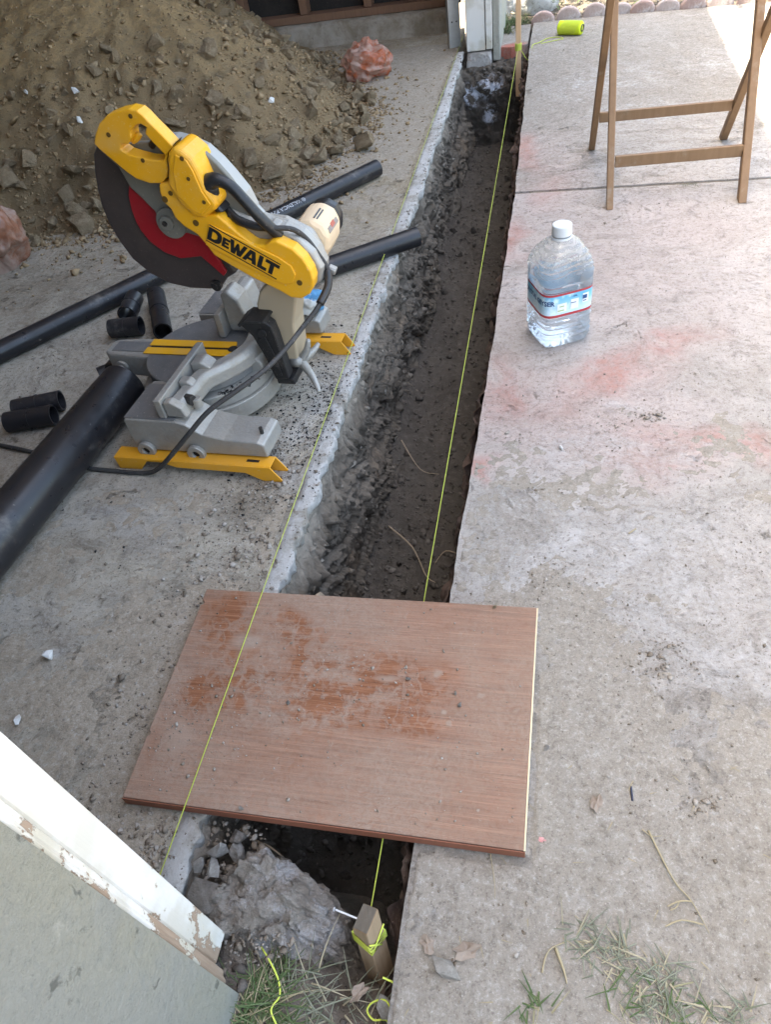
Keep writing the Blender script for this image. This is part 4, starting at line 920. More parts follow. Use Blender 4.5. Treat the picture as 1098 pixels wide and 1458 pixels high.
# ------------------------------------------------------------------ black pipes
def mat_abs(name, dust):
    t = NT(name, .38, .45); n = t.noise(5, 7, .65); sc_ = t.noise(20, 6, .7, t.sc(1, 1, 1))
    c = t.mix(n, (.012, .012, .014), (.022, .022, .025)); d = t.mul(t.step(t.noise(6, 8, .72), .54, .74), dust); d = t.mx(d, t.mul(t.step(t.noise(60, 5), .68, .74), dust))
    c = t.mix(d, c, (.22, .20, .18)); t.col(c); t.rough(t.mx(t.step(sc_, .3, .8, .26, .5), d)); return t.m
M_ABS = mat_abs('black ABS plastic', .5); M_ABSD = mat_abs('dusty black ABS plastic', .6)
M_WTXT = simple('white pipe print', (.55, .56, .58), .7)
def pipe(name, p0, p1, ro, lab, mat=M_ABS, wall=.006, group=None, n=48):
    p0 = Vector(p0); p1 = Vector(p1); bm = bmesh.new(); hollow(bm, p0, p1, ro, ro - wall, n)
    o = bm_ob(name, bm, mat, smooth=False)
    o.data.polygons.foreach_set('use_smooth', [True] * len(o.data.polygons))
    e = o.modifiers.new('split', 'EDGE_SPLIT'); e.split_angle = R(40)
    return tag(o, lab, 'pipe', group)
pipe('drain_pipe', (-1.175, .20, .0585), (-1.068, 1.345, .0585), .0575, 'thick black plastic pipe lying on the floor at lower left, ending at the saw', wall=.0065)
p2a, p2b = Vector((-2.35, .55, .031)), Vector((-.657, 2.735, .031))
pl = pipe('drain_pipe', p2a, p2b, .0302, 'long thin black pipe with small white print passing behind the saw to the dirt pile', M_ABSD)
pipe('drain_pipe', (-.835, 1.862, .031), (-.418, 2.152, .031), .0302, 'short black pipe behind the saw with its cut end poking over the trench edge', M_ABSD)
# print on the long pipe, wrapped round its skin
tm = text_mesh('\u00ae VALENCIA PIPE 1\u00bd"', .0195)
ax = (p2b - p2a).normalized(); L2 = (p2b - p2a).length; sx2 = Vector((0, 0, 1)).cross(ax).normalized()
V = np.array([v.co[:] for v in tm.vertices]); wmax = V[:, 0].max()
u = V[:, 0]; vv_ = V[:, 1]
side = -sx2                                                    # towards the camera side
for i, v in enumerate(tm.vertices):
    s_ = L2 - .52 - u[i] if False else L2 - .36 - (u[i])
    a = R(48) - (vv_[i] - .009) / .0302                       # angle up from the horizon on the near side
    v.co = p2a + ax * s_ + (side * math.cos(a) + Vector((0, 0, 1)) * math.sin(a)) * .0306
o = link('print', tm, M_WTXT, pl)
CP = 'short black pipe couplings left of the saw'
def coupling(c, d, L, ro, lab, tilt=0.0, wall=.004):
    c = Vector(c); d = Vector((math.cos(d), math.sin(d), tilt)).normalized(); bm = bmesh.new()
    a, b = c - d * L / 2, c + d * L / 2; hollow(bm, a, b, ro, ro - wall, 32)
    o = bm_ob('pipe_coupling', bm, M_ABSD); o.data.polygons.foreach_set('use_smooth', [True] * len(o.data.polygons)); e = o.modifiers.new('split', 'EDGE_SPLIT'); e.split_angle = R(40)
    bm = bmesh.new(); hollow(bm, c - d * .0025, c + d * .0025, ro + .0015, ro - wall + .0008, 32); r = bm_ob('ridge', bm, M_ABSD, o)
    return tag(o, lab, 'coupling', None)
coupling((-1.303, 1.240, .0275), R(15), .125, .027, 'black pipe coupling lying nearest the big pipe, front one of the pair')
coupling((-1.312, 1.296, .0275), R(19), .125, .027, 'black pipe coupling lying behind its twin at the far left of the big pipe')
coupling((-1.265, 1.785, .028), R(100), .10, .0275, 'black pipe coupling pointing away, next to the long thin pipe')
coupling((-1.225, 1.665, .028), R(8), .095, .0275, 'black pipe coupling with its open end facing the saw')
coupling((-1.150, 1.745, .028), R(-62), .245, .0275, 'longest short black pipe piece beside the two couplings behind the saw')
coupling((-1.170, 1.455, .024), R(38), .075, .022, 'small black pipe offcut at the end of the big pipe by the saw front')

# ------------------------------------------------------------------ plastic bags
def mat_bag(a, b):
    t = NT('crumpled plastic', .2, .5); n = t.noise(9, 6, .7)
    t.col(t.mix(t.step(n, .42, .62), a, b)); t.b.inputs['Transmission Weight'].default_value = 0.0; t.b.inputs['Subsurface Weight'].default_value = .0
    tr = t.n.new('ShaderNodeBsdfTranslucent'); t.put(tr.inputs[0], t.mix(t.step(n, .42, .62), a, b)); mxs = t.n.new('ShaderNodeMixShader'); mxs.inputs[0].default_value = .35
    tp = t.n.new('ShaderNodeBsdfTransparent'); m2 = t.n.new('ShaderNodeMixShader'); m2.inputs[0].default_value = .22
    out = t.n['Material Output']; t.l.new(t.b.outputs[0], mxs.inputs[1]); t.l.new(tr.outputs[0], mxs.inputs[2]); t.l.new(mxs.outputs[0], m2.inputs[1]); t.l.new(tp.outputs[0], m2.inputs[2]); t.l.new(m2.outputs[0], out.inputs[0])
    return t.m
def bag(loc, sc_, seed, lab, mat, rz=0):
    bm = bmesh.new(); bmesh.ops.create_icosphere(bm, subdivisions=6, radius=1.0); off = Vector((seed * 2.3, seed, 0))
    for v in bm.verts:
        n = v.co.normalized(); w3 = noise.noise_vector(n * 1.6 + off) * .35; m = n + w3; f = 0
        for am, fr in ((.30, 1.3), (.13, 2.8), (.045, 6), (.02, 13)): f -= am * abs(noise.noise(m * fr + off))
        v.co = n * (.92 + f * 1.0 + .16 * fbm(n * 1.2 + off, 2)); v.co.z = max(v.co.z, -.5)
        if n.z > .5: v.co.z += (n.z - .5) * .25 * noise.noise(n * 5 + off)
    bmesh.ops.scale(bm, vec=sc_, verts=bm.verts)
    o = bm_ob('plastic_bag', bm, mat, smooth=True); o.location = loc; o.rotation_euler = (0, 0, rz); return tag(o, lab, 'bag')
bag((-.945, 4.0, .065), (.15, .125, .115), 3, 'crumpled orange-red plastic bag by the far end of the dirt pile', mat_bag((.55, .38, .31), (.52, .13, .045)))
bag((-1.955, 2.13, .10), (.145, .12, .22), 8, 'crumpled pale pink plastic bag at the left edge of the dirt pile', mat_bag((.46, .33, .27), (.40, .17, .10)), .6)

# ------------------------------------------------------------------ water bottle
def sq(th, hw, n):                                            # rounded square radius
    c, s_ = abs(math.cos(th)), abs(math.sin(th)); return hw / ((c ** n + s_ ** n) ** (1 / n))
bt = thing('water_bottle', 'clear plastic gallon water bottle with a blue label and white cap on the patio', 'bottle', (.022, 1.632, .0005), R(24))
BW = .0655
prof = [(0, .80), (.004, .90), (.012, .965), (.022, 1.0), (.034, 1.0), (.038, .965), (.042, 1.0), (.060, 1.0), (.064, .97), (.068, 1.0), (.085, 1.005), (.090, .985), (.150, .985), (.154, 1.01), (.166, 1.01), (.171, .985), (.176, 1.015), (.190, 1.01), (.205, .985), (.220, .92), (.235, .80), (.248, .62), (.256, .44), (.262, .33), (.268, .30), (.275, .30)]
_z = sorted(set([z for z, k in prof] + [round(.022 + .0025 * i, 5) for i in range(29)] + [round(.15 + .0022 * i, 5) for i in range(48)]))
prof = [(z, float(np.interp(z, [a for a, b in prof], [b for a, b in prof]))) for z in _z]
def bottle_bm(inset=0.0, zmax=9, nn=72):
    bm = bmesh.new(); rings = []
    for z, k in prof:
        if z > zmax: break
        ex = 5.0 if z < .19 else max(2.0, 5.0 - (z - .19) * 50)
        rg = []
        for i in range(nn):
            th = i / nn * 2 * math.pi; r = sq(th, BW * k - inset, ex)
            if .19 < z < .25:                                  # waves moulded in the shoulder
                r += .0022 * math.sin(z * 480 + 3 * math.sin(th * 2 + .6))
            if .02 < z < .092: r += .0022 * math.sin(z * 430 + .8 * math.sin(th * 3))
            if z < .06: r += .0012 * math.sin(th * 26) * (1 - z / .06)
            if .10 < z < .205: r -= .0032 * max(0, math.cos(th * 4)) * (.5 + .5 * math.sin(z * 160)) if z > .168 else 0
            rg.append(bm.verts.new((r * math.cos(th), r * math.sin(th), max(z, .0) + (inset if z < .01 else 0) + (.0025 * abs(math.sin(th * 8)) if z == 0 else 0))))
        rings.append(rg)
    for a, b in zip(rings, rings[1:]):
        for i in range(nn): bm.faces.new((a[i], a[(i + 1) % nn], b[(i + 1) % nn], b[i]))
    c = bm.verts.new((0, 0, .012))
    for i in range(nn): bm.faces.new((rings[0][(i + 1) % nn], rings[0][i], c))
    bm.faces.new(rings[-1]); return bm
t = NT('clear bottle plastic and water', .08, .5); z = t.xyz()[2]
t.b.inputs['IOR'].default_value = 1.28; t.b.inputs['Coat Weight'].default_value = .6; t.b.inputs['Coat Roughness'].default_value = .05; t.b.inputs['Transmission Weight'].default_value = 1.0
p = t.warp(25, .02); fog = t.step(z, .150, .235); sp_ = t.step(t.noise(150, 5, .7), .52, .64)
wav = t.step(t.math('SINE', t.mul(t.math('ADD', z, t.mul(t.noise(14, 2, .5), .06)), 420.0)), -.2, .9)
dd = t.mx(t.mul(fog, t.add(.30, t.mul(wav, .18))), t.mul(fog, t.mul(sp_, .85))); dd = t.mx(dd, .22)
t.col((.86, .92, .96)); t.rough(t.step(z, .16, .21, .06, .25))
df = t.n.new('ShaderNodeBsdfDiffuse'); t.put(df.inputs[0], t.mix(fog, (.62, .68, .74), (.62, .585, .52)))
tl = t.n.new('ShaderNodeBsdfTranslucent'); t.put(tl.inputs[0], (.75, .78, .80)); ma = t.n.new('ShaderNodeMixShader'); ma.inputs[0].default_value = .4; t.l.new(df.outputs[0], ma.inputs[1]); t.l.new(tl.outputs[0], ma.inputs[2])
mb = t.n.new('ShaderNodeMixShader'); t.put(mb.inputs[0], dd); t.l.new(t.b.outputs[0], mb.inputs[1]); t.l.new(ma.outputs[0], mb.inputs[2]); t.l.new(mb.outputs[0], t.n['Material Output'].inputs[0])
M_BOT = t.m
bm_ob('body', bottle_bm(), M_BOT, bt, smooth=True)
M_CAP = simple('white cap', (.52, .55, .57), .45, .4)
bm = bmesh.new(); cyl(bm, (0, 0, .266), (0, 0, 1), .0235, .024, 40, .0225); bm_ob('cap', bm, M_CAP, bt, smooth=False, bevel=.0025)
bm = bmesh.new(); cyl(bm, (0, 0, .2585), (0, 0, 1), .0245, .0045, 40); bm_ob('neck_ring', bm, M_CAP, bt, bevel=.001)
def label_band(name, z0, z1, off, mat, th0=0, th1=2 * math.pi, nn=120):
    bm = bmesh.new(); pr_ = None
    zs = np.linspace(z0, z1, 4)
    for i in range(nn + 1):
        th = th0 + (th1 - th0) * i / nn; c = []
        for z in zs:
            r = sq(th, BW * .985 + off, 5.0); c.append(bm.verts.new((r * math.cos(th), r * math.sin(th), z)))
        if pr_:
            for k in range(3): bm.faces.new((pr_[k], c[k], c[k + 1], pr_[k + 1]))
        pr_ = c
    return bm_ob(name, bm, mat, bt, smooth=True)
t = NT('label print', .45, .3); z = t.xyz()[2]; t.col(t.mix(t.step(t.noise(28, 4, .6), .45, .65), t.mix(t.step(z, .10, .145), (.50, .68, .78), (.13, .42, .62)), (.62, .76, .82))); M_LAB = t.m
M_LRED = simple('label red band', (.40, .045, .05), .45, .3); M_LINK = simple('label dark blue ink', (.03, .08, .20), .5); M_LWH = simple('label white panel', (.70, .74, .74), .5); M_LGRN = simple('label green print', (.35, .45, .22), .5)
label_band('label', .098, .147, .0012, M_LAB); label_band('label_band', .1472, .1525, .0014, M_LRED); label_band('label_band', .0915, .0978, .0014, M_LRED)
def on_label(me, u0, z0, mat, name, off=.0021):
    """wrap flat print round the label: x of the mesh becomes arc length"""
    N = 720; ths = np.linspace(0, 2 * np.pi, N + 1); rs = np.array([sq(a, BW * .985 + off, 5.0) for a in ths]); X, Y = rs * np.cos(ths), rs * np.sin(ths)
    s_ = np.concatenate([[0], np.cumsum(np.hypot(np.diff(X), np.diff(Y)))]); T = s_[-1]
    for v in me.vertices:
        q = (v.co.x + u0) % T; x, y = np.interp(q, s_, X), np.interp(q, s_, Y); v.co = (x, y, z0 + v.co.y)
    link(name, me, mat, bt)
def rectm(w_, h_, n=8):
    V = [(w_ * i / n, h_ * j, 0) for i in range(n + 1) for j in (0, 1)]; F = [(2 * i, 2 * i + 2, 2 * i + 3, 2 * i + 1) for i in range(n)]
    return arr_mesh('panel', V, np.array(F))
# arc length starts at local +x; the two faces seen are -y (left, right of corner)
ARC = 4 * 2 * BW * .985 * .955
uC = ARC * .625                                               # corner between local -x and -y faces
on_label(text_mesh('CRYSTAL GEYSER', .0165, .0006), uC - .118, .124, M_LINK, 'lettering')
on_label(text_mesh('ALPINE SPRING WATER', .0062), uC - .080, .113, M_LWH, 'lettering')
for du, w_, h_, z0, m_ in ((.018, .024, .023, .104, M_LWH), (.052, .020, .026, .106, M_LWH), (.082, .016, .024, .116, M_LWH), (.022, .016, .0035, .107, M_LGRN), (.026, .012, .003, .118, M_LGRN), (.085, .011, .010, .126, M_LINK), (.086, .009, .0025, .120, M_LINK), (.055, .013, .002, .122, M_LINK)):
    on_label(rectm(w_, h_), uC + du, z0, m_, 'label_panel', .0021 if m_ is M_LWH else .0026)
on_label(text_mesh('1 GAL', .0058, .0002), uC + .053, .138, M_LINK, 'lettering')

# ------------------------------------------------------------------ folding wooden stand
M_TEAK = NT('worn varnished wood', .6, .3); t = M_TEAK
_p = t.sc(22, 22, 2.0); _n = t.noise(3, 6, .62, _p); c = t.mix(_n, (.155, .088, .045), (.26, .162, .09)); c = t.mix(t.mul(t.step(t.noise(12, 6, .7), .55, .68), .45), c, (.30, .255, .20)); t.col(c); t.bump(_n, .3, .002); M_TEAK = t.m
fd = thing('folding_stand', 'folding wooden stand with crossed legs standing on the patio', 'folding stand', (.36, 2.60, 0))
def leg(name, p0, p1, wx, wy, par=fd, mat=M_TEAK):
    p0 = Vector(p0) - Vector(fd.location); p1 = Vector(p1) - Vector(fd.location); d = p1 - p0; bm = bmesh.new()
    V = []
    for p in (p0, p1):
        for sx_, sy_ in ((-1, -1), (1, -1), (1, 1), (-1, 1)): V.append(bm.verts.new(p + Vector((sx_ * wx / 2, sy_ * wy / 2, 0))))
    for f in ((0, 3, 2, 1), (4, 5, 6, 7), (0, 1, 5, 4), (1, 2, 6, 5), (2, 3, 7, 6), (3, 0, 4, 7)): bm.faces.new([V[i] for i in f])
    return bm_ob(name, bm, mat, par, bevel=.003)
leg('leg', (.177, 2.350, .001), (.1535, 2.83, .72), .021, .036)
leg('leg', (.568, 2.347, .001), (.572, 2.83, .72), .024, .036)
leg('leg', (.144, 2.852, .001), (.152, 2.37, .70), .022, .036); 
bpy.data.objects[fd.children[-1].name].location.x += -.012
leg('leg', (.583, 2.860, .001), (.592, 2.37, .70), .024, .036)
def rail(name, a, b, h, w): 
    a = Vector(a) - Vector(fd.location); b = Vector(b) - Vector(fd.location); bm = bmesh.new(); V = []
    for p in (a, b):
        for sy_, sz_ in ((-1, -1), (1, -1), (1, 1), (-1, 1)): V.append(bm.verts.new(p + Vector((0, sy_ * w / 2, sz_ * h / 2))))
    for f in ((0, 3, 2, 1), (4, 5, 6, 7), (0, 1, 5, 4), (1, 2, 6, 5), (2, 3, 7, 6), (3, 0, 4, 7)): bm.faces.new([V[i] for i in f])
    return bm_ob(name, bm, M_TEAK, fd, bevel=.002)
rail('crossbar', (.186, 2.423, .115), (.557, 2.425, .122), .034, .014)
rail('crossbar', (.146, 2.756, .138), (.572, 2.760, .142), .032, .014)
rail('top_rail', (.164, 2.81, .69), (.560, 2.81, .69), .03, .02); rail('top_rail', (.151, 2.39, .675), (.578, 2.39, .675), .03, .02)

# ------------------------------------------------------------------ border of scalloped bricks, rock, bed
def mat_brick():
    t = NT('rosy concrete edging', .95, .15); n = t.noise(14, 7, .7); r = t.rand(); c = t.mix(r, (.31, .215, .185), (.36, .30, .275)); c = t.mix(t.step(n, .45, .65), c, (.46, .40, .375)); c = t.mix(t.step(t.noise(40, 6, .7), .56, .68, 0, .7), c, (.17, .135, .11)); t.col(c); t.bump(n, .6, .01); return t.m
M_BRICK = mat_brick()
bm = bmesh.new(); pts = [(-.064, -.06)] + [(.064 * math.cos(a), .008 + .050 * math.sin(a)) for a in np.linspace(math.pi, 0, 11)] + [(.064, -.06)]
prism(bm, pts, -.024, .024, 'y'); ebr = bpy.data.meshes.new('edging_brick'); bmesh.ops.recalc_face_normals(bm, faces=bm.faces); bm.to_mesh(ebr); bm.free(); ebr.materials.append(M_BRICK)
ex = [(-.09, 4.745), (.045, 4.745), (.185, 4.74), (.32, 4.725), (.43, 4.705), (.555, 4.69), (.68, 4.675), (.81, 4.665), (.95, 4.65), (1.10, 4.64)]
ORD = ('leftmost', 'second', 'third', 'fourth', 'fifth', 'sixth', 'seventh', 'eighth', 'ninth', 'rightmost')
for i, (x, y) in enumerate(ex):
    o = bpy.data.objects.new('edging_brick', ebr); COL.objects.link(o); o.location = (x, y, rnd.uniform(-.014, .004)); o.rotation_euler = (rnd.uniform(-.12, .06), rnd.uniform(-.07, .07), rnd.uniform(-.1, .06)); b = o.modifiers.new('b', 'BEVEL'); b.width = .009; b.segments = 2; b.limit_method = 'ANGLE'
    tag(o, ORD[i] + ' round-topped rosy edging brick ' + ('from the left in the row along the planting bed' if i else 'of the row, nearest the tall far stake'), 'edging brick', 'round-topped edging bricks along the planting bed')
M_WROCK = mat_soil('white limed rock', (.48, .47, .44), (.62, .62, .60), (.30, .28, .25))
for i, (x, y, s, lab) in enumerate([(-.135, 5.05, .13, 'large whitish rock in the bed right of the far stake'), (-.30, 5.08, .10, 'smaller whitish rock in the weeds left of the far stake')]):
    bm = lump('rock', 11 + i, None, 4, .22, 1.3); bmesh.ops.scale(bm, vec=(s, s * .8, s * .8), verts=bm.verts); o = bm_ob('bed_rock', bm, M_WROCK, smooth=True); o.location = (x, y, .03); tag(o, lab, 'rock')
bx_ = np.linspace(-.5, 5, 120); by_ = np.linspace(4.66, 7.5, 60)
link('planting_bed', arr_mesh('planting_bed', [(x, y, -.02 + .02 * fbm(Vector((x * 6, y * 6, 2)), 4)) for x in bx_ for y in by_], grid_faces(120, 60)), mat_soil('dark bed soil', (.10, .082, .06), (.15, .125, .095), (.2, .17, .13)), smooth=True, kind='structure')
bm = bmesh.new(); q = random.Random(6)
for i in range(1500):
    x, y = q.uniform(-.35, 2.2), q.uniform(4.90, 6.2); a = q.uniform(0, 6.28); z = q.uniform(-.02, .12)
    if noise.noise(Vector((x * 3, y * 3, 3))) < -.12: continue
    blade(bm, (x, y, z), (math.cos(a), math.sin(a), q.uniform(-.2, .8)), q.uniform(.03, .08), q.uniform(.003, .011), .3, 3)
bm_ob('ground_cover', bm, M_GRASS, kind='stuff')
P = [(x, y, -.01) for x, y in zip(g.uniform(-.3, 1.5, 500), g.uniform(4.78, 5.2, 500))]; crumbs('bed_crumbs', P, np.minimum(.02, .003 + .004 * g.exponential(1, 500)), 30, M_CRF)
# tree beyond the garage corner: it dapples the far patio
M_BARK = simple('bark', (.16, .12, .09), .95, bump=.6); M_TLEAF = mat_grass('tree leaf', (.05, .09, .025), (.085, .13, .04), (.11, .14, .05))
tr = thing('tree', 'leafy tree growing beyond the garage corner', 'tree', (-.5, 6.25, -.05))
bm = bmesh.new(); tube(bm, smooth_path([(0, 0, 0), (.05, -.05, 1.2), (0, .1, 2.4), (-.1, .1, 3.6), (-.1, 0, 4.8)], 5), .1, 10, rr=[.13 - .0045 * i for i in range(21)])
for k in range(9):
    a = k * 2.4; z = 3.0 + .22 * k; tube(bm, smooth_path([(0, .05, z), (.5 * math.cos(a), .5 * math.sin(a), z + .35), (1.15 * math.cos(a), 1.15 * math.sin(a), z + .55)], 4), .03, 6, rr=[.045 - .0036 * i for i in range(9)])
bm_ob('trunk', bm, M_BARK, tr, smooth=True)
bm = bmesh.new(); q = random.Random(4)
for c in range(100):
    a = q.uniform(0, 6.28); rr_ = 1.5 * math.sqrt(q.random()); z = q.uniform(3.4, 5.9); cx, cy = .2 + rr_ * math.cos(a) * (1 - abs(z - 4.5) * .25), rr_ * math.sin(a) * (1 - abs(z - 4.5) * .25)
    for k in range(46):
        p = Vector((cx + q.gauss(0, .2), cy + q.gauss(0, .2), z + q.gauss(0, .15))); d = Vector((q.gauss(0, 1), q.gauss(0, 1), q.gauss(-.2, .6))).normalized(); blade(bm, p, d, q.uniform(.08, .14), q.uniform(.018, .03), .1, 2)
bm_ob('crown', bm, M_TLEAF, tr)
# ------------------------------------------------------------------ mitre saw
M_YEL = simple('yellow saw plastic', (.70, .34, .012), .38, .4, var=.10, nsc=12, dust=.30, dustc=(.55, .38, .16))
M_YELM = simple('yellow painted metal', (.72, .355, .014), .42, .4, var=.06, nsc=12, dust=.30, dustc=(.50, .36, .17))
M_FOOT = simple('orange-yellow painted foot', (.68, .31, .02), .5, .35, var=.08, nsc=10, dust=.22, dustc=(.48, .34, .18))
M_ALU = simple('cast aluminium', (.335, .327, .305), .5, .5, .45, .25, 26, dust=.62, dustc=(.34, .305, .25), bump=.35, bsc=140)
M_ALUD = simple('worn table top aluminium', (.20, .205, .21), .42, .5, .5, .30, 22, dust=.45, dustc=(.34, .32, .29))
M_GUARD = simple('smoked guard plastic', (.050, .040, .038), .34, .5, 0, .40, 7, dust=.24, dustc=(.12, .10, .09))
M_REDP = simple('red guard plate', (.30, .010, .018), .38, .4, 0, .1, 6, dust=.08, dustc=(.3, .12, .1))
M_UPG = simple('grey upper guard', (.32, .325, .315), .5, .4, .25, .14, 9, dust=.2)
M_UPGD = simple('dusty guard side', (.165, .165, .145), .6, .3, .1, .18, 9, dust=.3, dustc=(.24, .22, .18))
M_BLK = simple('black saw plastic', (.014, .014, .015), .38, .45, 0, .2, 9, dust=.14, dustc=(.15, .14, .13))
M_BRKT = simple('black painted bracket', (.022, .021, .021), .5, .4, .2, .3, 9, dust=.25, dustc=(.16, .14, .12))
M_BEIGE = simple('faded cream motor shell', (.66, .50, .33), .5, .35, 0, .06, 8, dust=.12)
M_POST = simple('tan cast post', (.42, .34, .235), .55, .4, .1, .1, 9, dust=.3)
M_DKHOLE = simple('dark screw recess', (.10, .055, .01), .7)
M_INK = simple('black lettering', (.012, .012, .012), .55)
sw = thing('miter_saw', 'yellow miter saw with raised red and black blade guard on the garage floor', 'miter saw', (-.76, 1.40, 0), -.08)
HANDLE = [(-0.117, 0.642), (-0.098, 0.662), (-0.075, 0.675), (-0.048, 0.681), (-0.022, 0.684), (-0.005, 0.68), (0.004, 0.671), (0.013, 0.658), (0.025, 0.643), (0.037, 0.627), (0.046, 0.614), (0.029, 0.602), (0.021, 0.589), (0.017, 0.57), (0.009, 0.557), (-0.008, 0.546), (-0.034, 0.547), (-0.062, 0.557), (-0.081, 0.574), (-0.103, 0.598), (-0.12, 0.616), (-0.127, 0.627)]
HOLE = [(-0.011, 0.652), (-0.003, 0.646), (-0.009, 0.637), (-0.001, 0.624), (0.009, 0.61), (0.014, 0.602), (0.006, 0.595), (-0.019, 0.598), (-0.041, 0.604), (-0.055, 0.609), (-0.063, 0.616), (-0.059, 0.623), (-0.046, 0.623), (-0.036, 0.631), (-0.033, 0.642), (-0.021, 0.65)]
HOUSING = [(0.055, 0.619), (0.069, 0.611), (0.085, 0.595), (0.091, 0.574), (0.097, 0.536), (0.112, 0.506), (0.102, 0.495), (0.072, 0.479), (0.052, 0.48), (0.04, 0.492), (0.025, 0.512), (0.012, 0.548), (0.0255, 0.576), (0.0305, 0.594), (0.038, 0.607)]
ARM = [(-0.011, 0.547), (0.014, 0.549), (0.038, 0.495), (0.066, 0.483), (0.098, 0.482), (0.131, 0.446), (0.161, 0.419), (0.186, 0.416), (0.201, 0.425), (0.214, 0.427), (0.247, 0.409), (0.265, 0.387), (0.276, 0.36), (0.278, 0.34), (0.273, 0.322), (0.261, 0.306), (0.239, 0.295), (0.216, 0.297), (0.191, 0.314), (0.133, 0.346), (0.094, 0.372), (0.062, 0.395), (0.05, 0.42), (0.038, 0.441), (0.012, 0.46), (-0.001, 0.478), (-0.004, 0.496), (-0.015, 0.511), (-0.016, 0.531)]
RAISED = [(0.074, 0.466), (0.212, 0.392), (0.236, 0.373), (0.241, 0.354), (0.23, 0.335), (0.212, 0.331), (0.191, 0.338), (0.052, 0.421)]
CAST = [(0.08, 0.469), (0.091, 0.483), (0.114, 0.475), (0.182, 0.443), (0.216, 0.433), (0.249, 0.415), (0.275, 0.382), (0.288, 0.348), (0.280, 0.315), (0.258, 0.305), (0.21, 0.303), (0.134, 0.369), (0.097, 0.42)]
DARK = [(-0.165, 0.609), (-0.188, 0.586), (-0.203, 0.55), (-0.215, 0.51), (-0.221, 0.475), (-0.221, 0.440), (-0.213, 0.395), (-0.197, 0.352), (-0.164, 0.315), (-0.121, 0.290), (-0.071, 0.279), (-0.019, 0.277), (0.012, 0.283), (0.033, 0.305), (0.062, 0.319), (0.053, 0.346), (0.012, 0.412), (-0.027, 0.457), (-0.071, 0.518), (-0.119, 0.566), (-0.145, 0.597)]
RED = [(-0.122, 0.526), (-0.134, 0.503), (-0.140, 0.475), (-0.141, 0.444), (-0.136, 0.422), (-0.124, 0.399), (-0.098, 0.374), (-0.061, 0.359), (-0.008, 0.364), (0.033, 0.316), (0.043, 0.326), (0.022, 0.39), (-0.001, 0.422), (-0.044, 0.491), (-0.079, 0.522)]
GRAY = [(-0.151, 0.603), (-0.121, 0.567), (-0.112, 0.525), (-0.092, 0.500), (-0.086, 0.490), (-0.074, 0.474), (-0.070, 0.450), (-0.055, 0.425), (-0.040, 0.416), (-0.015, 0.425), (0.016, 0.415), (0.135, 0.407), (0.153, 0.468), (0.14, 0.509), (0.124, 0.54), (0.107, 0.565), (0.085, 0.59), (0.053, 0.606), (0.024, 0.614), (-0.014, 0.613), (-0.087, 0.611)]
def pp(name, poly, y0, y1, mat, bev=.003, hole=None, seg=3, par=sw, sm=False, **kw):
    bm = bmesh.new(); prism(bm, poly, y0, y1, 'y', hole); return bm_ob(name, bm, mat, par, bevel=bev, seg=seg, **kw)
# head
pp('lower_guard', DARK, .012, .034, M_GUARD, .006); gp = pp('guard_plate', RED, .003, .011, M_REDP, .0015)
pp('upper_guard', GRAY, -.012, .001, M_UPGD, .004)
rim = [(0.000, 0.618), (0.026, 0.618), (0.054, 0.610), (0.086, 0.594), (0.110, 0.568), (0.128, 0.542), (0.150, 0.505), (0.160, 0.468), (0.148, 0.468), (0.138, 0.500), (0.112, 0.533), (0.088, 0.558), (0.062, 0.578), (0.026, 0.598), (0.0, 0.602)]
rim = [(x - .006, z - .004) for x, z in rim]
pp('guard_rim', rim, -.004, .036, M_UPG, .005)
bm = bmesh.new(); cyl(bm, (-.040, -.020, .450), (0, 1, 0), .034, .012, 28); cyl(bm, (-.046, -.028, .453), (0, 1, 0), .016, .010, 24); bm_ob('spindle_cover', bm, M_UPGD, sw, bevel=.002)
bm = bmesh.new(); cyl(bm, (-.048, -.0305, .454), (0, 1, 0), .006, .004, 6); bm_ob('hub_bolt', bm, M_BRKT, sw)
bm = bmesh.new(); cyl(bm, (.004, .004, .290), (0, 1, 0), .013, .012, 20); cyl(bm, (.004, -.001, .290), (0, 1, 0), .006, .006, 6); bm_ob('guard_bolt', bm, M_BRKT, sw, bevel=.001)
# the blade itself stands behind the guard plate
bm = bmesh.new(); n = 96; c0 = Vector((-.055, .0355, .445)); ringA = []
for k in range(n):
    a = k / n * 6.2832; r = .150 + (.004 if k % 2 else -.003); ringA.append((c0.x + r * math.cos(a), c0.z + r * math.sin(a)))
prism(bm, ringA, .0355, .0378, 'y'); bm_ob('blade', bm, simple('steel blade', (.35, .35, .36), .35, .5, .9, .15, 9), sw)
pp('arm', ARM, -.055, -.022, M_YELM, .005); pp('arm_panel', RAISED, -.0585, -.0545, M_YELM, .0022)
pp('arm_casting', CAST, -.0215, .034, M_ALU, .010, seg=4)
pp('gearcase', [(.10, .46), (.13, .44), (.20, .43), (.255, .40), (.272, .355), (.262, .318), (.235, .305), (.18, .33), (.12, .40)], .0345, .062, M_ALU, .010)
HC = (-.026, .6245); HOLE = [(HC[0] + (x - HC[0]) * 1.22, HC[1] + (z - HC[1]) * 1.2) for x, z in HOLE]
pp('trigger_handle', HANDLE, -.050, -.016, M_YEL, .007, HOLE, 3); pp('handle_housing', HOUSING, -.064, .018, M_YEL, .010, seg=4)
pp('handle_seam', [(0.0145, 0.549), (0.0235, 0.576), (0.029, 0.595), (0.036, 0.609), (0.050, 0.6195), (0.044, 0.6135), (0.031, 0.600), (0.021, 0.586), (0.016, 0.566), (0.010, 0.5495)], -.0475, -.012, M_BLK, 0)
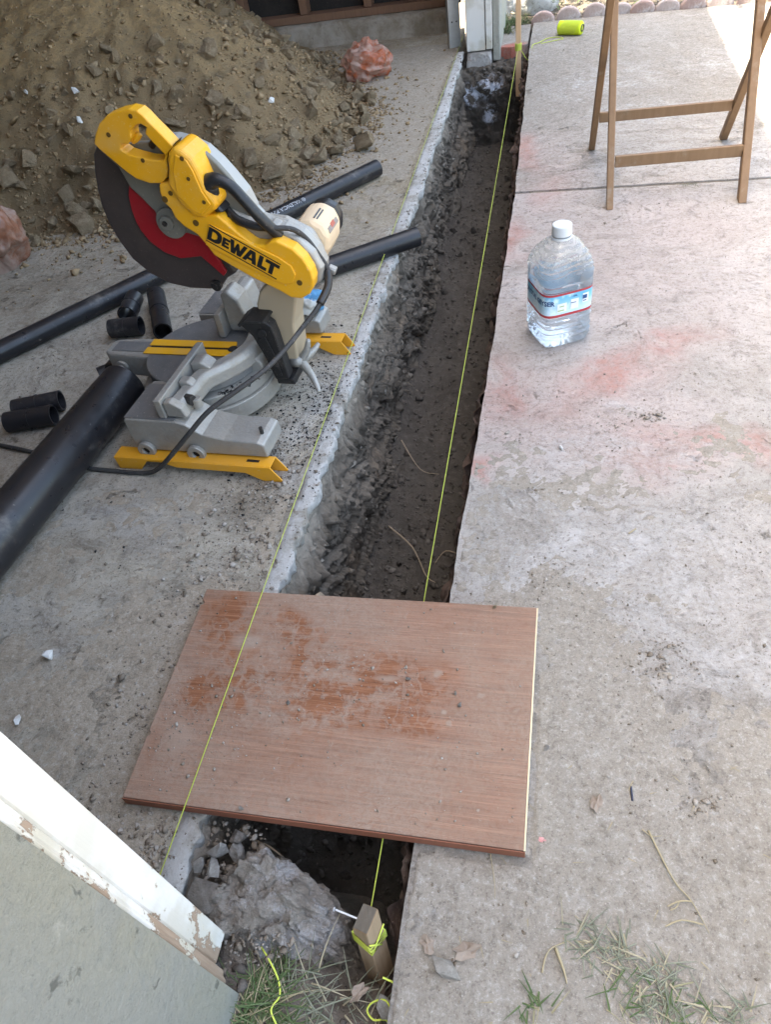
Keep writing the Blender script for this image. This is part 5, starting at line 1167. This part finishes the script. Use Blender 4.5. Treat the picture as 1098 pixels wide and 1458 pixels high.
pp('housing_cap', [(0.055, .605), (.075, .594), (.082, .573), (.087, .536), (.098, .508), (.070, .489), (.053, .496), (.030, .530), (.038, .575)], -.0665, -.063, M_YEL, .0025)
bm = bmesh.new(); tube(bm, smooth_path([(-.012, -.018, .645), (-.004, -.018, .628), (-.012, -.018, .615), (-.022, -.018, .606)], 5), .007, 10); bm_ob('trigger', bm, M_BLK, sw, smooth=True)
bm = bmesh.new(); tube(bm, smooth_path([(-.05, -.030, .622), (-.040, -.032, .626), (-.030, -.030, .634)], 5), .0062, 10); bm_ob('lock_button', bm, M_YEL, sw, smooth=True)
for (x, z), y, r in (((.045, .467), -.0555, .0065), ((-.008, .517), -.0555, .0065), ((.245, .334), -.0555, .0062), ((.010, .529), -.0555, .005), ((-.03, .592), -.0505, .0042), ((-.085, .642), -.0505, .0045), ((-.022, .672), -.0505, .0042), ((.068, .598), -.067, .0045), ((.068, .560), -.067, .004), ((.086, .514), -.067, .004)):
    bm = bmesh.new(); cyl(bm, (x, y, z), (0, -1, 0), r, .0012, 14); bm_ob('screw_recess', bm, M_DKHOLE, sw)
    s_ = sw.children[-1] if False else None
# carry handle
q = smooth_path([(.088, -.040, .524), (.098, -.044, .543), (.119, -.046, .547), (.143, -.046, .534), (.162, -.046, .509), (.182, -.044, .477), (.200, -.036, .446), (.210, -.026, .424)], 6)
bm = bmesh.new(); tube(bm, q, .011, 14, rr=[.021 - .009 * min(1, i / 14) for i in range(len(q))]); bm_ob('carry_handle', bm, M_BLK, sw, smooth=True)
pp('handle_root', [(.064, .548), (.084, .545), (.094, .520), (.090, .502), (.104, .496), (.112, .482), (.092, .484), (.066, .512)], -.050, .010, M_BLK, .007)
bm = bmesh.new(); tube(bm, smooth_path([(.100, -.016, .479), (.131, -.034, .461), (.165, -.036, .449), (.192, -.03, .444)], 5), .0085, 12); bm_ob('cord_guard', bm, M_BLK, sw, smooth=True)
pp('handle_clamp', [(.176, .432), (.190, .444), (.207, .436), (.212, .418), (.200, .404), (.184, .412)], -.014, .018, M_ALU, .004)
pp('deflector', [(.095, .515), (.125, .500), (.150, .470), (.168, .446), (.150, .438), (.118, .462)], -.004, .034, M_UPG, .006)
# motor: chamfered cream shell with vents and a label
MOT = [(.176, .392), (.204, .412), (.234, .416), (.262, .398), (.274, .370), (.266, .335), (.246, .306), (.222, .296), (.196, .316), (.178, .352)]
MOT = [(.237 + (x - .225) * .88, .362 + (z - .356) * .88) for x, z in MOT]
pp('motor_shell', MOT, .0625, .165, M_BEIGE, .016, seg=3)
pp('motor_cap', [(.225 + (x - .225) * .9, .356 + (z - .356) * .9) for x, z in MOT], .1655, .200, M_BLK, .010)
for k in range(4):
    bm = bmesh.new(); box(bm, -.0017, .0017, 0, .045, -.002, .002, Matrix.Translation((.2475 + .0055 * k, .082, .4105 - .0036 * k)) @ Matrix.Rotation(R(30), 4, 'Y')); bm_ob('vent', bm, M_BLK, sw)
lb = Matrix.Translation((.2715, .112, .3835)) @ Matrix.Rotation(R(66), 4, 'Y')
bm = bmesh.new(); box(bm, -.010, .010, -.03, .03, .0018, .0040, lb); bm_ob('rating_label', bm, simple('worn rating label', (.22, .19, .17), .6, var=.5, nsc=60), sw)
bm = bmesh.new(); box(bm, -.004, .006, -.010, .012, .0041, .0046, lb); bm_ob('rating_mark', bm, simple('red label print', (.35, .10, .07), .6), sw)
bm = bmesh.new(); cyl(bm, (.268, .06, .306), (1, 0, -.5), .010, .018, 14); bm_ob('knob', bm, M_ALU, sw, bevel=.002)
# lettering on the arm: two rules and heavy capitals
P0 = Vector((.0575, .431)); U = Vector((.193, .345)) - P0 + Vector((.002, -.002)); Vv = Vector((.0195, .0345))
def lt(polys, y0=-.0594, y1=-.0588):
    bm = bmesh.new()
    for pl_ in polys: prism(bm, [tuple(P0 + U * a + Vv * b) for a, b in pl_], y0, y1, 'y')
    return bm
def q4(x0, x1, y0, y1): return [(x0, y0), (x1, y0), (x1, y1), (x0, y1)]
LET = {
 'D': [q4(0.005, .06, .13, .87), [(.06, .71), (.10, .71), (.135, .60), (.135, .40), (.10, .29), (.06, .29), (.06, .13), (.125, .13), (.172, .21), (.195, .36), (.195, .64), (.172, .79), (.125, .87), (.06, .87)]],
 'E': [q4(.205, .245, .20, .74), q4(.245, .305, .20, .33), q4(.245, .295, .41, .53), q4(.245, .305, .61, .74)],
 'W': [[(.300, .87), (.352, .87), (.372, .45), (.366, .13), (.340, .13)], [(.372, .45), (.398, .80), (.424, .80), (.396, .13), (.366, .13)], [(.398, .80), (.424, .80), (.452, .45), (.446, .13), (.420, .13), (.400, .62)], [(.452, .45), (.488, .87), (.538, .87), (.476, .13), (.446, .13)]],
 'A': [[(.500, .13), (.552, .13), (.606, .68), (.600, .87), (.574, .87)], [(.606, .68), (.600, .87), (.650, .87), (.694, .13), (.638, .13)], q4(.555, .640, .27, .41)],
 'L': [q4(.708, .766, .13, .87), q4(.766, .836, .13, .32)],
 'T': [q4(.800, .995, .68, .87), q4(.868, .926, .13, .68)]}
for k, pl_ in LET.items(): bm_ob('letter', lt(pl_), M_INK, sw)
bm_ob('letter_rule', lt([q4(0, 1.0, .95, 1.0)]), M_INK, sw); bm_ob('letter_rule', lt([q4(0, 1.0, .0, .05)]), M_INK, sw)
# pivot post and bracket
pp('pivot_post', [(.100, .250), (.118, .285), (.150, .312), (.20, .305), (.205, .27), (.182, .20), (.170, .10), (.118, .10), (.112, .19)], -.010, .062, M_POST, .006)
pp('bevel_bracket', [(.068, .226), (.086, .238), (.130, .236), (.146, .222), (.150, .195), (.156, .078), (.120, .074), (.108, .140), (.092, .195)], -.052, -.020, M_BRKT, .003)
pp('bracket_flange', [(.118, .073), (.162, .073), (.165, .056), (.118, .056)], -.045, .045, M_BRKT, .003)
pp('bracket_rib', [(.108, .190), (.124, .200), (.136, .150), (.142, .088), (.128, .088), (.120, .150)], -.0555, -.0522, M_BRKT, .001); pp('bracket_lip', [(.066, .229), (.088, .242), (.134, .240), (.140, .234), (.088, .234), (.070, .222)], -.060, -.0, M_BRKT, .002)
bm = bmesh.new(); cyl(bm, (.120, -.0525, .205), (0, -1, 0), .011, .005, 18); bm_ob('bracket_bolt', bm, M_BRKT, sw, bevel=.001)
bm = bmesh.new(); cyl(bm, (.070, -.052, .110), (0, 1, 0), .024, .10, 28); bm_ob('bevel_drum', bm, M_ALU, sw, bevel=.004)
bm = bmesh.new(); cyl(bm, (.150, .0, .095), (1, 0, 0), .016, .030, 20)
for e in ((.205, .050, .112), (.232, -.062, .050), (.200, .010, .150)):
    tube(bm, smooth_path([(.172, .0, .095), (.5 * (.172 + e[0]) + .006, e[1] * .5, .5 * (.095 + e[2])), e], 4), .009, 10, rr=[.0125 - .0009 * i for i in range(9)])
bm_ob('bevel_lever', bm, M_ALU, sw, smooth=True)
# base
NW = [(-.150, .040), (-.152, .124), (-.146, .130), (-.016, .130), (.006, .124), (.040, .098), (.090, .088), (.170, .086), (.185, .080), (.188, .045)]
pp('base_wing', NW, -.296, -.205, M_ALU, .006); pp('base_wing', [(x if x < .02 else .02 + (x - .02) * .8, z) for x, z in NW], .195, .272, M_ALU, .006)
pp('wing_table', [(-.149, .1305), (-.149, .1318), (-.020, .1318), (-.020, .1305)], -.292, -.165, M_ALUD, 0); pp('wing_table', [(-.166, .1305), (-.166, .1318), (-.03, .1318), (-.03, .1305)], .145, .262, M_ALUD, 0)
bm = bmesh.new(); prism(bm, [(-.148, -.206), (-.055, -.206), (-.055, -.165), (-.085, -.160), (-.12, -.150), (-.148, -.150)], .06, .1302, 'z'); bm_ob('wing_web', bm, M_ALU, sw, bevel=.004)
bm = bmesh.new(); prism(bm, [(-.165, .140), (-.055, .140), (-.055, .196), (-.165, .196)], .06, .1302, 'z'); bm_ob('wing_web', bm, M_ALU, sw, bevel=.004)
def disc(name, c, r0, r1, z0, z1, mat, a0=0, a1=2 * math.pi, n=64, bev=.003):
    full = abs(a1 - a0 - 2 * math.pi) < 1e-6
    A = [a0 + (a1 - a0) * k / (n if full else n - 1) for k in range(n)]
    bm = bmesh.new(); o_ = [(c[0] + r1 * math.cos(a), c[1] + r1 * math.sin(a)) for a in A]
    if full and r0 > 0: prism(bm, o_, z0, z1, 'z', [(c[0] + r0 * math.cos(a), c[1] + r0 * math.sin(a)) for a in A])
    elif r0 > 0: prism(bm, o_ + [(c[0] + r0 * math.cos(a), c[1] + r0 * math.sin(a)) for a in A[::-1]], z0, z1, 'z')
    else: prism(bm, o_, z0, z1, 'z')
    return bm_ob(name, bm, mat, sw, bevel=bev)
TC = (-.075, -.015)
disc('turntable', TC, 0, .146, .098, .130, M_ALUD); disc('base_ring', TC, .128, .176, .018, .062, M_ALU); disc('base_core', TC, 0, .127, .03, .097, M_ALU)
disc('rear_skirt', TC, .12, .168, .0625, .097, M_ALU, R(-70), R(60), 40)
bm = bmesh.new(); prism(bm, [(-.350, -.040), (-.335, -.048), (-.215, -.058), (-.16, -.085), (-.16, .055), (-.215, .028), (-.335, .018), (-.350, .010)], .066, .1295, 'z'); bm_ob('miter_arm', bm, M_ALU, sw, bevel=.006)
bm = bmesh.new(); box(bm, -.330, -.215, -.036, .006, .1295, .1312); bm_ob('arm_top', bm, M_ALUD, sw)
pp('miter_lever', [(-.395, .060), (-.385, .078), (-.34, .086), (-.30, .080), (-.30, .062), (-.35, .052)], -.030, .002, M_BLK, .006)
bm = bmesh.new(); cyl(bm, (-.300, -.056, .098), (0, -1, 0), .017, .008, 20); cyl(bm, (-.300, -.063, .098), (0, -1, 0), .009, .007, 6); bm_ob('arm_bolt', bm, M_ALU, sw, bevel=.001)
bm = bmesh.new(); cyl(bm, (-.150, -.130, .064), (0, 0, 1), .030, .003, 20); bm_ob('scale_bolt', bm, M_UPG, sw)
for y0, y1 in ((-.046, -.0195), (-.0105, .016)):
    bm = bmesh.new(); prism(bm, [(-.232, y0), (.004, y0), (.010, .5 * (y0 + y1)), (.004, y1), (-.232, y1)], .1313, .1335, 'z'); bm_ob('kerf_plate', bm, M_YELM, sw, bevel=.0008)
bm = bmesh.new(); box(bm, -.225, .0, -.0193, -.0107, .1312, .1318); bm_ob('kerf_slot', bm, M_INK, sw)
bm = bmesh.new(); cyl(bm, (.006, -.016, .1312), (0, 0, 1), .012, .004, 18); bm_ob('table_bolt', bm, M_BRKT, sw, bevel=.001)
# fence: two plates and the curved yoke that joins them
pp('fence', [(-.056, .1322), (-.056, .180), (-.040, .180), (-.040, .1322)], -.288, -.058, M_ALU, .002); pp('fence', [(-.050, .1322), (-.050, .196), (-.034, .196), (-.034, .1322)], .034, .226, M_ALU, .002)
pp('fence_face', [(-.0585, .135), (-.0585, .178), (-.0565, .178), (-.0565, .135)], -.286, -.060, M_ALUD, 0); pp('fence_face', [(-.0525, .135), (-.0525, .194), (-.0505, .194), (-.0505, .135)], .036, .224, M_ALUD, 0)
yk = [(-.020, -.275), (-.012, -.20), (-.005, -.150), (.025, -.112), (.055, -.065), (.066, -.015), (.052, .040), (.020, .080), (-.010, .105), (-.020, .20)]
Y = smooth_path([(a, b, 0) for a, b in yk], 5); bm = bmesh.new(); ra = []
for i, p in enumerate(Y):
    d = (Y[min(i + 1, len(Y) - 1)] - Y[max(i - 1, 0)]).normalized(); nrm = Vector((d.y, -d.x, 0)); h = .018
    ra.append([bm.verts.new(p + nrm * a + Vector((0, 0, z))) for a, z in ((-h, .120), (h, .120), (h, .150), (h * .5, .162), (-h, .162))])
for a, b in zip(ra, ra[1:]):
    for k in range(5): bm.faces.new((a[k], a[(k + 1) % 5], b[(k + 1) % 5], b[k]))
bm.faces.new(ra[0]); bm.faces.new(ra[-1]); bm_ob('fence_yoke', bm, M_ALU, sw, bevel=.004)
pp('fence_rib', [(-.038, .134), (-.038, .172), (-.020, .176), (.004, .160), (.012, .134)], -.284, -.262, M_ALU, .004); pp('fence_rib', [(-.038, .134), (-.038, .172), (-.014, .172), (.006, .150), (.006, .134)], -.205, -.180, M_ALU, .004)
pp('fence_rib', [(-.038, .134), (-.038, .176), (-.010, .180), (.010, .165), (.012, .134)], -.140, -.100, M_ALU, .005); pp('fence_block', [(-.032, .134), (-.032, .236), (-.010, .244), (.012, .220), (.022, .180), (.026, .134)], .060, .118, M_ALU, .007)
pp('fence_block', [(-.032, .134), (-.032, .212), (-.004, .205), (.008, .134)], .118, .20, M_ALU, .007)
bm = bmesh.new(); cyl(bm, (-.018, -.235, .150), (1, -.2, 0), .013, .030, 6); bm_ob('fence_knob', bm, M_BRKT, sw, bevel=.002)
bm = bmesh.new(); cyl(bm, (.012, -.232, .128), (0, 0, 1), .012, .022, 18); bm_ob('fence_post', bm, M_ALU, sw, bevel=.002)
bm = bmesh.new(); cyl(bm, (.170, -.262, .086), (0, 0, 1), .0045, .016, 10); bm_ob('wing_pin', bm, M_BRKT, sw)
# mounting lugs
def lug(x, z, y):
    bm = bmesh.new(); n = 20; prism(bm, [(x + .022 * math.cos(a), z + .022 * math.sin(a)) for a in np.linspace(0, 6.283, n, endpoint=False)], y - .012, y, 'y', [(x + .009 * math.cos(a), z + .009 * math.sin(a)) for a in np.linspace(0, 6.283, n, endpoint=False)])
    o = bm_ob('mounting_lug', bm, M_ALU, sw, bevel=.002)
    bm = bmesh.new(); cyl(bm, (x, y - .0065, z), (0, 1, 0), .0085, .004, 16); bm_ob('lug_hole', bm, M_INK, o)
lug(-.118, .047, -.2965); lug(.012, .047, -.2965)
# sheet-metal feet, folded channels
def foot(y0, y1, x0, x1):
    PF = [(x0, 0), (x0 - .002, .036), (x1 - .022, .041), (x1, .004), (x1 - .004, 0), (x1 - .048, 0), (x1 - .088, .020), (x0 + .16, .018), (x0 + .125, .030), (x0 + .085, .030), (x0 + .06, .002)]
    bm = bmesh.new(); th = .003
    prism(bm, PF, y0, y0 + th, 'y'); prism(bm, PF, y1 - th, y1, 'y')
    prism(bm, [(x0 - .002, .0362), (x1 - .022, .0412), (x1 - .022, .0385), (x0 - .002, .0335)], y0 + th + .0002, y1 - th - .0002, 'y')
    prism(bm, [(x1 - .0005, .004), (x1 - .0215, .044), (x1 - .0245, .0425), (x1 - .0035, .003)][::-1], y0 + th + .0002, y1 - th - .0002, 'y') if False else None
    f = bm_ob('foot', bm, M_FOOT, sw, bevel=.001)
    bm = bmesh.new(); box(bm, x1 - .085, x1 - .05, .5 * (y0 + y1) - .004, .5 * (y0 + y1) + .004, (.0400), .0408); bm_ob('foot_slot', bm, M_INK, f)
foot(-.325, -.286, -.200, .222); foot(.166, .208, -.21, .236)
# power cord
CORD = [(0.110, -.030, .472), (0.165, -.034, .452), (0.205, -0.038, 0.446), (0.24, -0.02, 0.434), (0.257, 0.0, 0.404), (0.277, 0.0, 0.368), (0.291, 0.0, 0.333), (0.292, -0.02, 0.306), (0.277, -0.06, 0.280), (0.251, -0.1, 0.256), (0.226, -0.15, 0.236), (0.192, -0.21, 0.218), (0.141, -0.26, 0.198), (0.085, -0.3, 0.172), (0.040, -0.330, 0.134), (-0.009, -0.345, 0.088), (-.055, -.345, .045), (-.10, -.340, .012), (-0.15, -0.342, 0.0062), (-0.205, -0.342, 0.0062), (-0.285, -0.34, 0.0062), (-0.38, -0.323, 0.0062), (-0.465, -0.303, 0.0062), (-0.575, -0.288, 0.0062), (-0.725, -0.27, 0.0062), (-.9, -.22, .0062)]
bm = bmesh.new(); tube(bm, smooth_path(CORD, 7), .0055, 10); bm_ob('power_cord', bm, simple('grey-black rubber cord', (.035, .034, .034), .6, .3, dust=.3, dustc=(.16, .15, .14)), sw, smooth=True)
bm = bmesh.new(); q = smooth_path([(.291, 0, .333), (.292, -.02, .306), (.280, -.055, .284)], 6); tube(bm, q, .009, 12); bm_ob('cord_sleeve', bm, M_BLK, sw, smooth=True)
# blue rag stuffed behind the bracket
bm = lump('rag', 4, None, 4, .45, 1.8)
for v in bm.verts: v.co = Vector((v.co.x * .052, v.co.y * .034, v.co.z * .034))
t = NT('blue and white rag', .9, .2); n_ = t.noise(9, 4, .6); t.col(t.mix(t.step(n_, .50, .56), (.10, .27, .46), (.50, .50, .48))); t.bump(t.noise(60, 5, .6), .4, .006)
o = bm_ob('rag', bm, t.m, smooth=True); o.location = (-.635, 1.622, .118); tag(o, 'crumpled blue and white rag on the back of the saw', 'rag')
